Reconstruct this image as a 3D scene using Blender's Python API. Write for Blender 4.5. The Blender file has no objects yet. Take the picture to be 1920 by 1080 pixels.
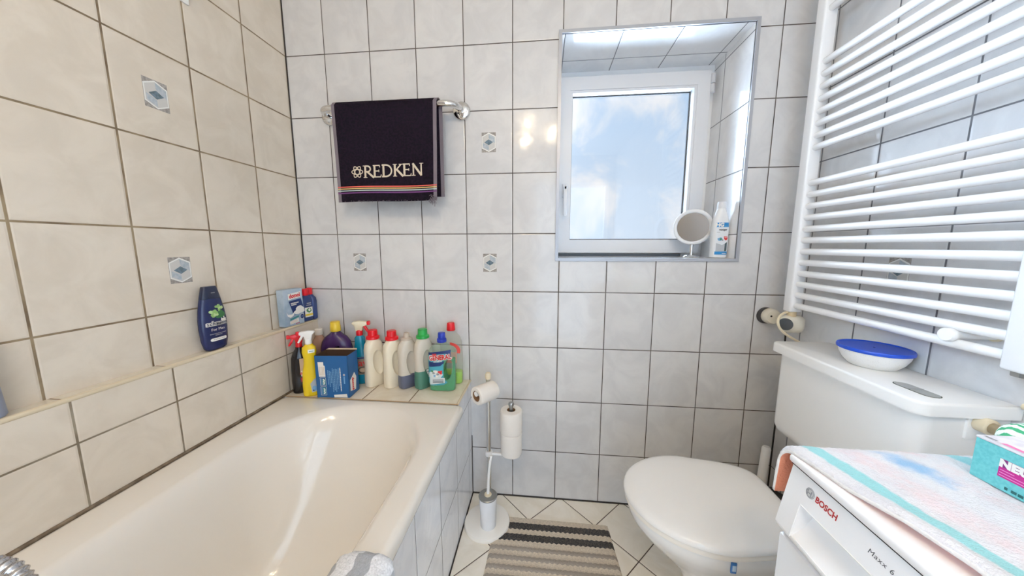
import bpy, bmesh, math, random
from mathutils import Vector, Matrix, noise as mnoise
from mathutils.bvhtree import BVHTree
random.seed(7)
PI = math.pi
sc = bpy.context.scene
COL = sc.collection
LAMP_E, SKY_BASE, FILL_GLOW, FILL_TOP, FILL_RIGHT, FILL_SIDE, FILL_BACK, FILL_GND, FILL_DOOR, EXPOSURE = 490.0, 0.89, 44.0, 40.0, 120.0, 16.0, 42.0, 34.0, 2.6, 0.10

# ------------------------------------------------------------------ colour + materials
def lin(c):
    return c / 12.92 if c <= 0.04045 else ((c + 0.055) / 1.055) ** 2.4
def rgb(r, g, b):
    return (lin(r / 255), lin(g / 255), lin(b / 255), 1)

class G:
    """tiny node-graph helper"""
    def __init__(s, mat):
        s.t = mat.node_tree; s.n = s.t.nodes; s.l = s.t.links
    def new(s, typ, **kw):
        nd = s.n.new(typ)
        for k, v in kw.items(): setattr(nd, k, v)
        return nd
    def put(s, sock, v):
        if hasattr(v, 'is_output'): s.l.new(v, sock)
        elif v is not None: sock.default_value = v
    def m(s, op, a, b=None, c=None, clamp=False):
        nd = s.new('ShaderNodeMath', operation=op); nd.use_clamp = clamp
        for i, v in enumerate((a, b, c)):
            if v is not None: s.put(nd.inputs[i], v)
        return nd.outputs[0]
    def mix(s, f, a, b):
        nd = s.new('ShaderNodeMix', data_type='RGBA')
        s.put(nd.inputs[0], f); s.put(nd.inputs[6], a); s.put(nd.inputs[7], b)
        return nd.outputs[2]
    def ramp(s, f, lo, hi):
        nd = s.new('ShaderNodeMapRange', interpolation_type='SMOOTHSTEP')
        s.put(nd.inputs[0], f); nd.inputs[1].default_value = lo; nd.inputs[2].default_value = hi
        return nd.outputs[0]
    def noise(s, vec, scale, detail=3, rough=0.5, dist=0.0):
        nd = s.new('ShaderNodeTexNoise')
        s.put(nd.inputs['Vector'], vec); nd.inputs['Scale'].default_value = scale
        nd.inputs['Detail'].default_value = detail; nd.inputs['Roughness'].default_value = rough
        nd.inputs['Distortion'].default_value = dist
        return nd.outputs[0]
    def obco(s):
        return s.new('ShaderNodeTexCoord').outputs['Object']
    def sep(s, v):
        nd = s.new('ShaderNodeSeparateXYZ'); s.put(nd.inputs[0], v); return nd.outputs
    def comb(s, x, y, z):
        nd = s.new('ShaderNodeCombineXYZ')
        for i, v in enumerate((x, y, z)): s.put(nd.inputs[i], v)
        return nd.outputs[0]
    def bump(s, h, strength=1.0, dist=0.001):
        nd = s.new('ShaderNodeBump'); nd.inputs['Strength'].default_value = strength
        nd.inputs['Distance'].default_value = dist; s.put(nd.inputs['Height'], h)
        return nd.outputs[0]

def base_mat(name):
    m = bpy.data.materials.new(name); m.use_nodes = True
    return m, m.node_tree.nodes['Principled BSDF']

def mat(name, col, rough=0.45, metal=0.0, spec=0.5, bump=None, mottle=None, coat=0.0, emit=None, sheen=0.0):
    m, p = base_mat(name); g = G(m)
    p.inputs['Base Color'].default_value = col
    p.inputs['Roughness'].default_value = rough
    p.inputs['Metallic'].default_value = metal
    p.inputs['Specular IOR Level'].default_value = spec
    p.inputs['Coat Weight'].default_value = coat
    p.inputs['Coat Roughness'].default_value = 0.05
    if sheen: p.inputs['Sheen Weight'].default_value = sheen
    oc = g.obco()
    if mottle:
        col2, scale = mottle
        g.put(p.inputs['Base Color'], g.mix(g.ramp(g.noise(oc, scale, 4), 0.35, 0.65), col, col2))
    if bump:
        scale, dist = bump
        g.put(p.inputs['Normal'], g.bump(g.noise(oc, scale, 3), 1.0, dist))
    if emit:
        p.inputs['Emission Color'].default_value = emit[0]; p.inputs['Emission Strength'].default_value = emit[1]
    return m

def see_through(name, col, clear=0.5, rough=0.2, tint=None):
    """thin translucent plastic / liquid: a tinted clear share under a glossy skin"""
    m, p = base_mat(name); g = G(m)
    p.inputs['Base Color'].default_value = col; p.inputs['Roughness'].default_value = rough
    tr = g.new('ShaderNodeBsdfTransparent'); tr.inputs[0].default_value = tint or col
    mx = g.new('ShaderNodeMixShader'); mx.inputs[0].default_value = clear
    g.l.new(p.outputs[0], mx.inputs[1]); g.l.new(tr.outputs[0], mx.inputs[2])
    g.l.new(mx.outputs[0], g.n['Material Output'].inputs[0])
    return m

def tile_mat(name, U, V, w, h, gw, ca, cb, grout, rough=0.1, wob=1.0, vein=None, dirt=None):
    """glazed ceramic tiles: U, V = (ax, ay, az, offset) turn object coordinates into the tile plane"""
    m, p = base_mat(name); g = G(m)
    oc = g.obco(); X, Y, Z = g.sep(oc)
    def lc(c):
        s = g.m('MULTIPLY', X, c[0]); s = g.m('MULTIPLY_ADD', Y, c[1], s); s = g.m('MULTIPLY_ADD', Z, c[2], s)
        return g.m('SUBTRACT', s, c[3])
    u, v = lc(U), lc(V)
    cu, cv = g.m('DIVIDE', u, w), g.m('DIVIDE', v, h)
    iu, iv = g.m('FLOOR', cu), g.m('FLOOR', cv)
    fu, fv = g.m('SUBTRACT', cu, iu), g.m('SUBTRACT', cv, iv)
    du = g.m('MULTIPLY', g.m('MINIMUM', fu, g.m('SUBTRACT', 1.0, fu)), w)
    dv = g.m('MULTIPLY', g.m('MINIMUM', fv, g.m('SUBTRACT', 1.0, fv)), h)
    d = g.m('MINIMUM', du, dv)
    tile = g.ramp(d, gw * 0.5 - 0.0003, gw * 0.5 + 0.0006)
    wn = g.new('ShaderNodeTexWhiteNoise', noise_dimensions='2D'); g.put(wn.inputs['Vector'], g.comb(iu, iv, 0.0))
    r1, r2, r3 = g.sep(wn.outputs['Color'])
    off = g.comb(g.m('MULTIPLY', r1, 9.0), g.m('MULTIPLY', r2, 9.0), g.m('MULTIPLY', r3, 9.0))
    va = g.new('ShaderNodeVectorMath', operation='ADD'); g.put(va.inputs[0], oc); g.put(va.inputs[1], off)
    pos = va.outputs[0]
    f = g.ramp(g.noise(pos, 9.0, 5, 0.6, 0.8), 0.33, 0.68)
    c = g.mix(f, ca, cb)
    c = g.mix(g.m('MULTIPLY', r1, 0.25), c, cb)
    if vein:
        nv = g.noise(pos, 5.0, 4, 0.6, 1.2)
        line = g.m('SUBTRACT', 1.0, g.ramp(g.m('ABSOLUTE', g.m('SUBTRACT', nv, 0.5)), 0.0, 0.02))
        c = g.mix(g.m('MULTIPLY', line, 0.06), c, vein)
    gc = g.mix(g.ramp(g.noise(oc, 14.0, 4), 0.35, 0.65), grout, dirt or grout)
    c = g.mix(tile, gc, c)
    g.put(p.inputs['Base Color'], c)
    g.put(p.inputs['Roughness'], g.m('MULTIPLY_ADD', tile, rough - 0.8, 0.8))
    # height: grout groove, pillowed edge, per-tile tilt and a slight ripple of the glaze
    edge = g.ramp(d, gw * 0.5, gw * 0.5 + 0.004)
    hgt = g.m('MULTIPLY', edge, 0.0007)
    hgt = g.m('MULTIPLY_ADD', g.m('MULTIPLY', g.m('SUBTRACT', r2, 0.5), fu), 0.0016 * wob, hgt)
    hgt = g.m('MULTIPLY_ADD', g.m('MULTIPLY', g.m('SUBTRACT', r3, 0.5), fv), 0.0016 * wob, hgt)
    hgt = g.m('MULTIPLY_ADD', g.noise(pos, 14.0, 2), 0.0007 * wob, hgt)
    hgt = g.m('MULTIPLY_ADD', g.noise(pos, 60.0, 2), 0.00006 * wob, hgt)
    nd = g.new('ShaderNodeBump'); nd.inputs['Strength'].default_value = 1.0; nd.inputs['Distance'].default_value = 1.0
    g.put(nd.inputs['Height'], hgt); g.put(p.inputs['Normal'], nd.outputs[0])
    return m

# ------------------------------------------------------------------ mesh helpers
def mesh_from(verts, faces, name='mesh'):
    me = bpy.data.meshes.new(name); me.from_pydata([tuple(v) for v in verts], [], faces); me.update(); return me

class MB:
    """collects shapes that become ONE mesh"""
    def __init__(s): s.v = []; s.f = []; s.mi = []
    def add(s, verts, faces, mi=0):
        o = len(s.v); s.v += [Vector(v) for v in verts]
        s.f += [tuple(i + o for i in f) for f in faces]; s.mi += [mi] * len(faces); return s
    def box(s, x0, x1, y0, y1, z0, z1, mi=0, bev=0.0, seg=2):
        bm = bmesh.new(); bmesh.ops.create_cube(bm, size=1)
        for v in bm.verts:
            v.co = Vector(((x0 + x1) / 2 + v.co.x * (x1 - x0), (y0 + y1) / 2 + v.co.y * (y1 - y0), (z0 + z1) / 2 + v.co.z * (z1 - z0)))
        if bev: bmesh.ops.bevel(bm, geom=bm.edges[:], offset=bev, segments=seg, profile=0.5, affect='EDGES')
        return s.bm(bm, mi)
    def bm(s, bm, mi=0, M=None):
        bm.verts.index_update()
        s.add([(M @ v.co) if M else v.co.copy() for v in bm.verts], [[v.index for v in f.verts] for f in bm.faces], mi)
        bm.free(); return s
    def loft(s, secs, N=32, mi=0, cap0=True, cap1=True, M=None):
        """secs: (z, rx, ry, n[, cx, cy]) superellipse sections"""
        vs = []; fs = []
        for q in secs:
            z, rx, ry, n = q[:4]; cx, cy = (q[4], q[5]) if len(q) > 4 else (0, 0)
            for k in range(N):
                a = 2 * PI * (k + 0.5) / N; c, sn = math.cos(a), math.sin(a)
                vs.append(Vector((cx + rx * math.copysign(abs(c) ** (2 / n), c), cy + ry * math.copysign(abs(sn) ** (2 / n), sn), z)))
        for j in range(len(secs) - 1):
            for k in range(N):
                a, b = j * N + k, j * N + (k + 1) % N
                fs.append((a, b, b + N, a + N))
        if cap0: fs.append(tuple(range(N - 1, -1, -1)))
        if cap1: fs.append(tuple((len(secs) - 1) * N + k for k in range(N)))
        if M: vs = [M @ v for v in vs]
        return s.add(vs, fs, mi)
    def lathe(s, prof, N=32, mi=0, M=None, cap0=True, cap1=True):
        return s.loft([(z, r, r, 2) for r, z in prof], N, mi, cap0, cap1, M)
    def tube(s, pts, r, N=12, mi=0, cap=True, closed=False):
        pts = [Vector(p) for p in pts]; n = len(pts)
        rr = r if isinstance(r, (list, tuple)) else [r] * n
        vs = []; fs = []; up = None
        for i, p in enumerate(pts):
            a = pts[(i - 1) % n] if (closed or i > 0) else p
            b = pts[(i + 1) % n] if (closed or i < n - 1) else p
            t = (b - a).normalized()
            if up is None:
                up = Vector((0, 0, 1)) if abs(t.z) < 0.9 else Vector((1, 0, 0))
            e1 = (up - t * up.dot(t)).normalized(); e2 = t.cross(e1); up = e1
            for k in range(N):
                an = 2 * PI * k / N
                vs.append(p + (e1 * math.cos(an) + e2 * math.sin(an)) * rr[i])
        m = n if closed else n - 1
        for i in range(m):
            for k in range(N):
                a, b = i * N + k, i * N + (k + 1) % N
                c, d = ((i + 1) % n) * N + k, ((i + 1) % n) * N + (k + 1) % N
                fs.append((a, b, d, c))
        if cap and not closed:
            fs.append(tuple(range(N - 1, -1, -1))); fs.append(tuple((n - 1) * N + k for k in range(N)))
        return s.add(vs, fs, mi)
    def prism(s, poly, h, mi=0, M=None, bev=0.0):
        """poly in local XY extruded 0..h in Z"""
        bm = bmesh.new(); vs = [bm.verts.new((x, y, 0)) for x, y in poly]
        f = bm.faces.new(vs); r = bmesh.ops.extrude_face_region(bm, geom=[f])
        bmesh.ops.translate(bm, vec=(0, 0, h), verts=[e for e in r['geom'] if isinstance(e, bmesh.types.BMVert)])
        bmesh.ops.recalc_face_normals(bm, faces=bm.faces[:])
        if bev: bmesh.ops.bevel(bm, geom=bm.edges[:], offset=bev, segments=2, profile=0.5, affect='EDGES')
        return s.bm(bm, mi, M)
    def mesh(s, name='mesh', smooth=40):
        me = mesh_from(s.v, s.f, name)
        for p, i in zip(me.polygons, s.mi): p.material_index = i
        bm = bmesh.new(); bm.from_mesh(me); bmesh.ops.recalc_face_normals(bm, faces=bm.faces[:]); bm.to_mesh(me); bm.free()
        if smooth:
            me.polygons.foreach_set('use_smooth', [True] * len(me.polygons)); me.set_sharp_from_angle(angle=math.radians(smooth))
        return me

def obj(name, me, mats, parent=None, loc=None):
    if isinstance(me, MB): me = me.mesh(name)
    o = bpy.data.objects.new(name, me); COL.objects.link(o)
    for m in (mats if isinstance(mats, (list, tuple)) else [mats]): me.materials.append(m)
    if parent: o.parent = parent
    if loc: o.location = loc
    return o
def tag(o, label, cat, group=None, kind=None):
    o['label'] = label
    if cat: o['category'] = cat
    if group: o['group'] = group
    if kind: o['kind'] = kind
    return o
def thing(name, label, cat, loc=(0, 0, 0), rz=0.0, group=None):
    o = bpy.data.objects.new(name, None); COL.objects.link(o)
    o.location = loc; o.rotation_euler = (0, 0, rz); o.empty_display_size = 0.05
    return tag(o, label, cat, group)
def struct(name, me, mats, label=None, parent=None):
    o = obj(name, me, mats, parent)
    if not parent: o['kind'] = 'structure'
    if label: o['label'] = label
    return o
def copy_tree(src, parent=None):
    c = src.copy(); COL.objects.link(c)
    if parent: c.parent = parent
    for ch in list(src.children): copy_tree(ch, c)
    return c
def cut(me, cutter):
    """boolean difference, returned as a plain mesh"""
    a = bpy.data.objects.new('body_blank', me); b = bpy.data.objects.new('cut_blank', cutter)
    COL.objects.link(a); COL.objects.link(b)
    md = a.modifiers.new('cut', 'BOOLEAN'); md.operation = 'DIFFERENCE'; md.object = b; md.solver = 'EXACT'
    out = bpy.data.meshes.new_from_object(a.evaluated_get(bpy.context.evaluated_depsgraph_get()))
    bpy.data.objects.remove(a); bpy.data.objects.remove(b)
    out.polygons.foreach_set('use_smooth', [True] * len(out.polygons)); out.set_sharp_from_angle(angle=math.radians(40))
    return out

# ------------------------------------------------------------------ flat artwork (labels, print)
def text2d(s, size, bold=0.0, align='CENTER', sx=1.0, shear=0.0, space=1.0):
    cu = bpy.data.curves.new('text', 'FONT'); cu.body = s; cu.size = size; cu.align_x = align; cu.align_y = 'CENTER'
    cu.offset = bold; cu.shear = shear; cu.space_character = space; cu.resolution_u = 4; cu.fill_mode = 'FRONT'
    o = bpy.data.objects.new('text', cu); COL.objects.link(o)
    me = bpy.data.meshes.new_from_object(o.evaluated_get(bpy.context.evaluated_depsgraph_get()))
    vs = [(v.co.x * sx, v.co.y) for v in me.vertices]; fs = [tuple(p.vertices) for p in me.polygons]
    bpy.data.objects.remove(o); bpy.data.curves.remove(cu); bpy.data.meshes.remove(me)
    return vs, fs
def rect2d(x0, x1, y0, y1, nx=1, ny=1):
    vs = [(x0 + (x1 - x0) * i / nx, y0 + (y1 - y0) * j / ny) for j in range(ny + 1) for i in range(nx + 1)]
    fs = [(j * (nx + 1) + i, j * (nx + 1) + i + 1, (j + 1) * (nx + 1) + i + 1, (j + 1) * (nx + 1) + i) for j in range(ny) for i in range(nx)]
    return vs, fs
def poly2d(pts): return list(pts), [tuple(range(len(pts)))]
def disc2d(cx, cy, rx, ry=None, n=20, rot=0.0):
    ry = ry or rx; c, s = math.cos(rot), math.sin(rot)
    return poly2d([(cx + rx * math.cos(2 * PI * k / n) * c - ry * math.sin(2 * PI * k / n) * s,
                    cy + rx * math.cos(2 * PI * k / n) * s + ry * math.sin(2 * PI * k / n) * c) for k in range(n)])
def ring2d(cx, cy, rx, ry, w, n=28, rot=0.0):
    vs = []; c, s = math.cos(rot), math.sin(rot)
    for k in range(n):
        a = 2 * PI * k / n
        for e in (-w / 2, w / 2):
            x, y = (rx + e) * math.cos(a), (ry + e) * math.sin(a)
            vs.append((cx + x * c - y * s, cy + x * s + y * c))
    return vs, [(2 * k, 2 * k + 1, 2 * ((k + 1) % n) + 1, 2 * ((k + 1) % n)) for k in range(n)]
def line2d(pts, w):
    vs = []; fs = []
    for i in range(len(pts) - 1):
        a, b = Vector(pts[i]), Vector(pts[i + 1]); t = (b - a).normalized(); n = Vector((-t.y, t.x)) * w / 2
        o = len(vs); vs += [tuple(a - n), tuple(b - n), tuple(b + n), tuple(a + n)]; fs.append((o, o + 1, o + 2, o + 3))
    return vs, fs
def blob2d(cx, cy, rx, ry, seed, n=26, amp=0.22):
    pts = []
    for k in range(n):
        a = 2 * PI * k / n; q = 1 + amp * mnoise.noise((math.cos(a) * 1.6 + seed * 3.1, math.sin(a) * 1.6, seed))
        pts.append((cx + rx * q * math.cos(a), cy + ry * q * math.sin(a)))
    return poly2d(pts)
def move2d(g, dx, dy, rot=0.0):
    c, s = math.cos(rot), math.sin(rot)
    return [(x * c - y * s + dx, x * s + y * c + dy) for x, y in g[0]], g[1]

def refine(g, lim=.004):
    """split long edges so that flat artwork follows a curved surface"""
    bm = bmesh.new(); vv = [bm.verts.new((x, y, 0)) for x, y in g[0]]
    for f in g[1]:
        try: bm.faces.new([vv[i] for i in f])
        except ValueError: pass
    bmesh.ops.triangulate(bm, faces=bm.faces[:])
    for _ in range(5):
        ed = [e for e in bm.edges if e.calc_length() > lim]
        if not ed: break
        bmesh.ops.subdivide_edges(bm, edges=ed, cuts=1); bmesh.ops.triangulate(bm, faces=[f for f in bm.faces if len(f.verts) > 3])
    bm.verts.index_update()
    out = [(v.co.x, v.co.y) for v in bm.verts], [tuple(v.index for v in f.verts) for f in bm.faces]
    bm.free(); return out

class Decal:
    """flat artwork laid on a surface of its part"""
    def __init__(s, o, ux, uy, body=None, step=0.00025):
        s.o, s.ux, s.uy = Vector(o), Vector(ux).normalized(), Vector(uy).normalized()
        s.n = s.ux.cross(s.uy); s.mb = MB(); s.mats = []; s.step = step; s.k = 0
        s.bvh = BVHTree.FromPolygons([v.co.copy() for v in body.vertices], [tuple(p.vertices) for p in body.polygons]) if body else None
    def add(s, g, m, layer=None):
        if m not in s.mats: s.mats.append(m)
        if layer is None: s.k += 1; layer = s.k
        vs, fs = refine(g) if s.bvh else g; out = []; up = s.n * (s.step * layer)
        for x, y in vs:
            p = s.o + s.ux * x + s.uy * y
            if s.bvh:
                h = s.bvh.ray_cast(p + s.n * 0.2, -s.n, 0.4)
                if h[0] is not None: p = h[0]
            out.append(p + up)
        s.mb.add(out, fs, s.mats.index(m)); return s
    def done(s, name, parent):
        me = mesh_from(s.mb.v, s.mb.f, name)
        for p, i in zip(me.polygons, s.mb.mi): p.material_index = i
        # every face of the artwork looks outward
        bm = bmesh.new(); bm.from_mesh(me); bm.normal_update()
        for f in bm.faces:
            if f.normal.dot(s.n) < 0: f.normal_flip()
        bm.to_mesh(me); bm.free()
        return obj(name, me, s.mats, parent)

# ------------------------------------------------------------------ palette
WHITE = mat('white_glazed', rgb(250, 250, 249), 0.08, coat=0.3)
TUBW = mat('tub_enamel', rgb(235, 230, 222), 0.12, coat=0.25)
WPL = mat('white_plastic', rgb(246, 246, 245), 0.3)
WPL_IV = mat('ivory_plastic', rgb(226, 212, 182), 0.4)
RADW = mat('radiator_enamel', rgb(240, 240, 240), 0.25)
CHROME = mat('chrome', rgb(225, 225, 225), 0.08, 1.0)
STEEL = mat('brushed_steel', rgb(170, 170, 168), 0.35, 1.0)
DARK = mat('dark_gap', rgb(28, 26, 26), 0.8)
BLACKP = mat('black_rubber', rgb(38, 38, 40), 0.6)
RED = mat('red_plastic', rgb(218, 22, 34), 0.3)
CREAM = mat('cream_bottle_plastic', rgb(238, 228, 205), 0.35)
PAPER = mat('tissue_paper', rgb(236, 230, 222), 0.9, bump=(180, 0.0006))
KRAFT = mat('cardboard', rgb(150, 112, 78), 0.9)
KRAFT_D = mat('cardboard_inside', rgb(78, 56, 42), 0.95)
SILICONE = mat('dark_silicone', rgb(36, 30, 27), 0.6)
P_WHITE = mat('print_white', rgb(240, 238, 232), 0.5)
P_RED = mat('print_red', rgb(206, 38, 38), 0.5)
P_BLACK = mat('print_black', rgb(30, 30, 34), 0.5)
P_NAVY = mat('print_navy', rgb(24, 48, 104), 0.5)
P_GREY = mat('print_grey', rgb(150, 152, 156), 0.5)
P_YEL = mat('print_yellow', rgb(230, 196, 60), 0.5)
P_GREEN = mat('print_green', rgb(70, 130, 80), 0.5)
P_TEAL = mat('print_teal', rgb(60, 140, 140), 0.5)
P_BEIGE = mat('print_beige', rgb(206, 180, 150), 0.5)
P_LBLUE = mat('print_light_blue', rgb(120, 170, 210), 0.5)
P_CYAN = mat('print_cyan_blue', rgb(36, 130, 190), 0.5)
P_MAG = mat('print_magenta', rgb(196, 40, 140), 0.5)

CA, CB = rgb(221, 220, 219), rgb(209, 208, 208)
LA, LB = rgb(226, 216, 201), rgb(216, 205, 189)
V0, RZ = 0.1769, 1.9948
TH = 0.25070
T_BACK = tile_mat('tiles_back', (1, 0, 0, V0), (0, 0, 1, RZ), 0.2, TH, 0.0034, CA, CB, rgb(100, 92, 86), dirt=rgb(54, 45, 40))
T_LEFT = tile_mat('tiles_left', (0, 1, 0, -0.2035), (0, 0, 1, RZ), 0.2011, TH, 0.0046, LA, LB, rgb(150, 132, 104), dirt=rgb(112, 94, 72))
T_LOW = tile_mat('tiles_left_low', (0, 1, 0, -0.195), (0, 0, 1, 0.739), 0.2003, TH, 0.0042, LA, LB, rgb(150, 140, 122), dirt=rgb(120, 106, 86))
T_RIGHT = tile_mat('tiles_right', (0, 1, 0, -0.0695), (0, 0, 1, RZ), 0.2045, TH, 0.0040, CA, CB, rgb(118, 118, 122), dirt=rgb(100, 100, 104))
T_REVT = tile_mat('tiles_reveal_top', (1, 0, 0, 1.408), (0, 1, 0, 0.19), 0.224, 0.25, 0.0034, rgb(250, 250, 250), rgb(240, 240, 241), rgb(120, 122, 126))
T_REVS = tile_mat('tiles_reveal_side', (0, 1, 0, 0.2), (0, 0, 1, 1.738), 0.24, TH, 0.0034, rgb(250, 250, 250), rgb(240, 240, 241), rgb(120, 122, 126))
T_SHELF = tile_mat('tiles_shelf', (1, 0, 0, 0.385), (0, 1, 0, 0.15), 0.1965, 0.5, 0.0035, rgb(240, 232, 216), rgb(226, 214, 194), rgb(110, 84, 58))
T_LEDGE = tile_mat('tiles_ledge', (0, 1, 0, -0.2), (1, 0, 0, -0.1), 0.2, 0.3, 0.003, rgb(232, 224, 208), rgb(216, 206, 188), rgb(120, 98, 72))
T_PANEL = tile_mat('tiles_tub_panel', (0, 1, 0, -0.055), (0, 0, 1, 0.4905), 0.2, TH, 0.0022, rgb(248, 249, 252), rgb(236, 238, 243), rgb(92, 94, 100), vein=rgb(150, 154, 164))
r2 = math.sqrt(0.5)
T_FLOOR = tile_mat('tiles_floor', (r2, r2, 0, 0.8563), (r2, -r2, 0, 1.0444), 0.2, 0.2, 0.0034, rgb(248, 242, 230), rgb(236, 228, 212), rgb(86, 74, 62), rough=0.2, wob=0.6)
PAINT = mat('white_wall_paint', rgb(235, 230, 222), 0.8)

# ------------------------------------------------------------------ room shell
XR, YF, ZC = 2.108, -2.75, 2.45
WX0, WX1, WZ0, WZ1 = 1.172, 1.884, 1.140, 2.014      # window opening
WT = 0.34
struct('floor', MB().box(-0.1, XR + 0.1, YF - 0.1, WT, -0.1, 0.0).mesh('floor', 0), T_FLOOR)
struct('ceiling', MB().box(-0.1, XR + 0.1, YF - 0.1, WT, ZC, ZC + 0.1).mesh('ceiling', 0), PAINT)

# decor motif: a stone-look rectangle with a hexagon and a stepped cube, printed into some tiles
D_ST = mat('decor_stone', rgb(172, 166, 158), 0.15, mottle=(rgb(140, 134, 130), 160))
D_WH = mat('decor_white_line', rgb(236, 236, 232), 0.12)
D_LT = mat('decor_pale', rgb(206, 204, 200), 0.12)
D_BL = mat('decor_grey_blue', rgb(168, 180, 190), 0.12, mottle=(rgb(190, 196, 202), 120))
D_DK = mat('decor_deep_blue', rgb(112, 130, 144), 0.12, mottle=(rgb(92, 110, 118), 120))
DEC_MATS = [D_ST, D_WH, D_LT, D_BL, D_DK]
def decor(mb, o, ux, mi0, w=0.060, h=0.079):
    o = Vector(o); ux = Vector(ux); uz = Vector((0, 0, 1)); n = ux.cross(uz)
    def put(g, mi, k):
        mb.add([o + ux * x + uz * y + n * (0.0003 * k) for x, y in g[0]], g[1], mi0 + mi)
    a, b = w / 2, h / 2
    put(rect2d(-a, a, -b, b), 0, 1)
    def hexa(s): return [(0, b * s), (a * s, b * s * 0.62), (a * s, -b * s * 0.62), (0, -b * s), (-a * s, -b * s * 0.62), (-a * s, b * s * 0.62)]
    put(poly2d(hexa(0.97)), 1, 2); put(poly2d(hexa(0.87)), 2, 3)
    put(poly2d([(0, b * .84), (a * .84, b * .5), (a * .84, -b * .1), (a * .1, b * .3), (0, b * .45)]), 3, 4)
    put(poly2d([(-a * .82, -b * .05), (0, -b * .35), (0, -b * .82), (-a * .82, -b * .5)]), 3, 4)
    put(poly2d([(-a * .62, 0), (0, b * .3), (a * .62, 0.0), (0, -b * .3)]), 4, 5)

wb = MB()
wb.box(-0.1, WX0, 0, WT, 0, ZC); wb.box(WX1, XR + 0.1, 0, WT, 0, ZC)
wb.box(WX0, WX1, 0, WT, 0, WZ0); wb.box(WX0, WX1, 0, WT, WZ1, ZC)
wm = wb.mesh('wall_back', 0)
for p in wm.polygons:
    c, n = p.center, p.normal
    if abs(c.x - WX1) < 1e-4 or abs(c.x - WX0) < 1e-4: p.material_index = 2
    elif abs(c.z - WZ1) < 1e-4 or abs(c.z - WZ0) < 1e-4: p.material_index = 1
wall_back = struct('wall_back', wm, [T_BACK, T_REVT, T_REVS])
dm = MB()
for x, z in ((V0 + 0.1, 1.1175), (V0 + 0.7, 1.1175), (V0 + 0.7, 1.619)): decor(dm, (x, 0, z), (1, 0, 0), 0)
struct('decor_motif', dm.mesh('decor_motif', 0), DEC_MATS, 'grey blue hexagon motif', wall_back)

FY0, FY1, FZ0, FZ1 = -2.40, -1.62, 1.42, 2.25            # unseen window, added in the left wall for cool fill light
wl = MB(); wl.box(-0.1, 0, YF, FY0, 0, ZC); wl.box(-0.1, 0, FY1, 0, 0, ZC); wl.box(-0.1, 0, FY0, FY1, 0, FZ0); wl.box(-0.1, 0, FY0, FY1, FZ1, ZC)
wl_o = struct('wall_left', wl.mesh('wall_left', 0), T_LEFT)
lw = MB().box(-0.02, 0.046, YF, 0, 0, 0.848)
lm = lw.mesh('lower_wall', 0)
for p in lm.polygons:
    if p.normal.z > 0.9: p.material_index = 1
struct('wall_ledge', lm, [T_LOW, T_LEDGE], 'tiled ledge running along the left wall')
dm = MB()
for y, z in ((-0.2035 - 1.5 * 0.2011, 1.619), (-0.2035 - 1.5 * 0.2011, 1.1175)): decor(dm, (0, y, z), (0, 1, 0), 0)
struct('decor_motif', dm.mesh('decor_motif', 0), DEC_MATS, 'grey blue hexagon motif', wl_o)

wr = struct('wall_right', MB().box(XR, XR + 0.1, YF, 0, 0, ZC).mesh('wall_right', 0), T_RIGHT)
dm = MB(); decor(dm, (XR, -0.0695 - 1.5 * 0.2045, 1.1175), (0, -1, 0), 0, w=0.056)
struct('decor_motif', dm.mesh('decor_motif', 0), DEC_MATS, 'grey green hexagon motif', wr)
DX0, DX1, DZ = 0.95, 2.02, 2.08                          # unseen doorway, added behind the viewpoint to let in cool fill
fb_ = MB(); fb_.box(-0.1, DX0, YF - 0.1, YF, 0, ZC); fb_.box(DX1, XR + 0.1, YF - 0.1, YF, 0, ZC); fb_.box(DX0, DX1, YF - 0.1, YF, DZ, ZC)
struct('wall_front', fb_.mesh('wall_front', 0), mat('front_wall_paint', rgb(150, 147, 147), .7))
DOORM = mat('door_white', rgb(226, 224, 220), 0.45)
db_ = MB()
for (a_, b_, c_, e_) in ((DX0, DX0 + .05, 0, DZ), (DX1 - .05, DX1, 0, DZ), (DX0, DX1, DZ - .05, DZ)): db_.box(a_, b_, YF - .11, YF + .01, c_, e_, bev=.003)
d1 = struct('fill_doorway', db_.mesh('fill_doorway', 0), DOORM, 'unseen doorway added behind the viewpoint for fill light')

TRIMB = mat('beige_tile_trim', rgb(214, 200, 172), 0.35)
TRIMG = mat('grey_edge_profile', rgb(176, 178, 184), 0.35, 0.3)
# edge profile of the ledge, edge of the tub shelf, dark sealed joints
def bead(pts, r): return MB().tube(pts, r, 10)
struct('trim_1', bead([(0.0425, YF + 0.01, 0.8455), (0.0425, -0.001, 0.8455)], 0.0062), TRIMB)
tw = 0.0125
def frame_ring(mb, outer, inner, y0, y1, mi=0):
    (a0, a1, b0, b1), (c0, c1, d0, d1) = outer, inner
    O = [(a0, b0), (a1, b0), (a1, b1), (a0, b1)]; I = [(c0, d0), (c1, d0), (c1, d1), (c0, d1)]
    vs = [(x, y0, z) for x, z in O] + [(x, y0, z) for x, z in I] + [(x, y1, z) for x, z in O] + [(x, y1, z) for x, z in I]
    fs = []
    for k in range(4):
        j = (k + 1) % 4
        fs += [(k, j, j + 4, k + 4), (k + 8, k + 12, j + 12, j + 8), (k, k + 8, j + 8, j), (k + 4, j + 4, j + 12, k + 12)]
    mb.add(vs, fs, mi); return mb
tb = frame_ring(MB(), (WX0 - tw, WX1 + tw, WZ0 - tw, WZ1 + tw), (WX0, WX1, WZ0, WZ1), -0.006, 0.004)
struct('trim_2', tb.mesh('trim_2', 0), TRIMG)
PX = 0.782                                            # face of the tub panel
struct('trim_3', bead([(PX, -0.002, 0.002), (XR, -0.002, 0.002)], 0.0034), SILICONE)
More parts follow.
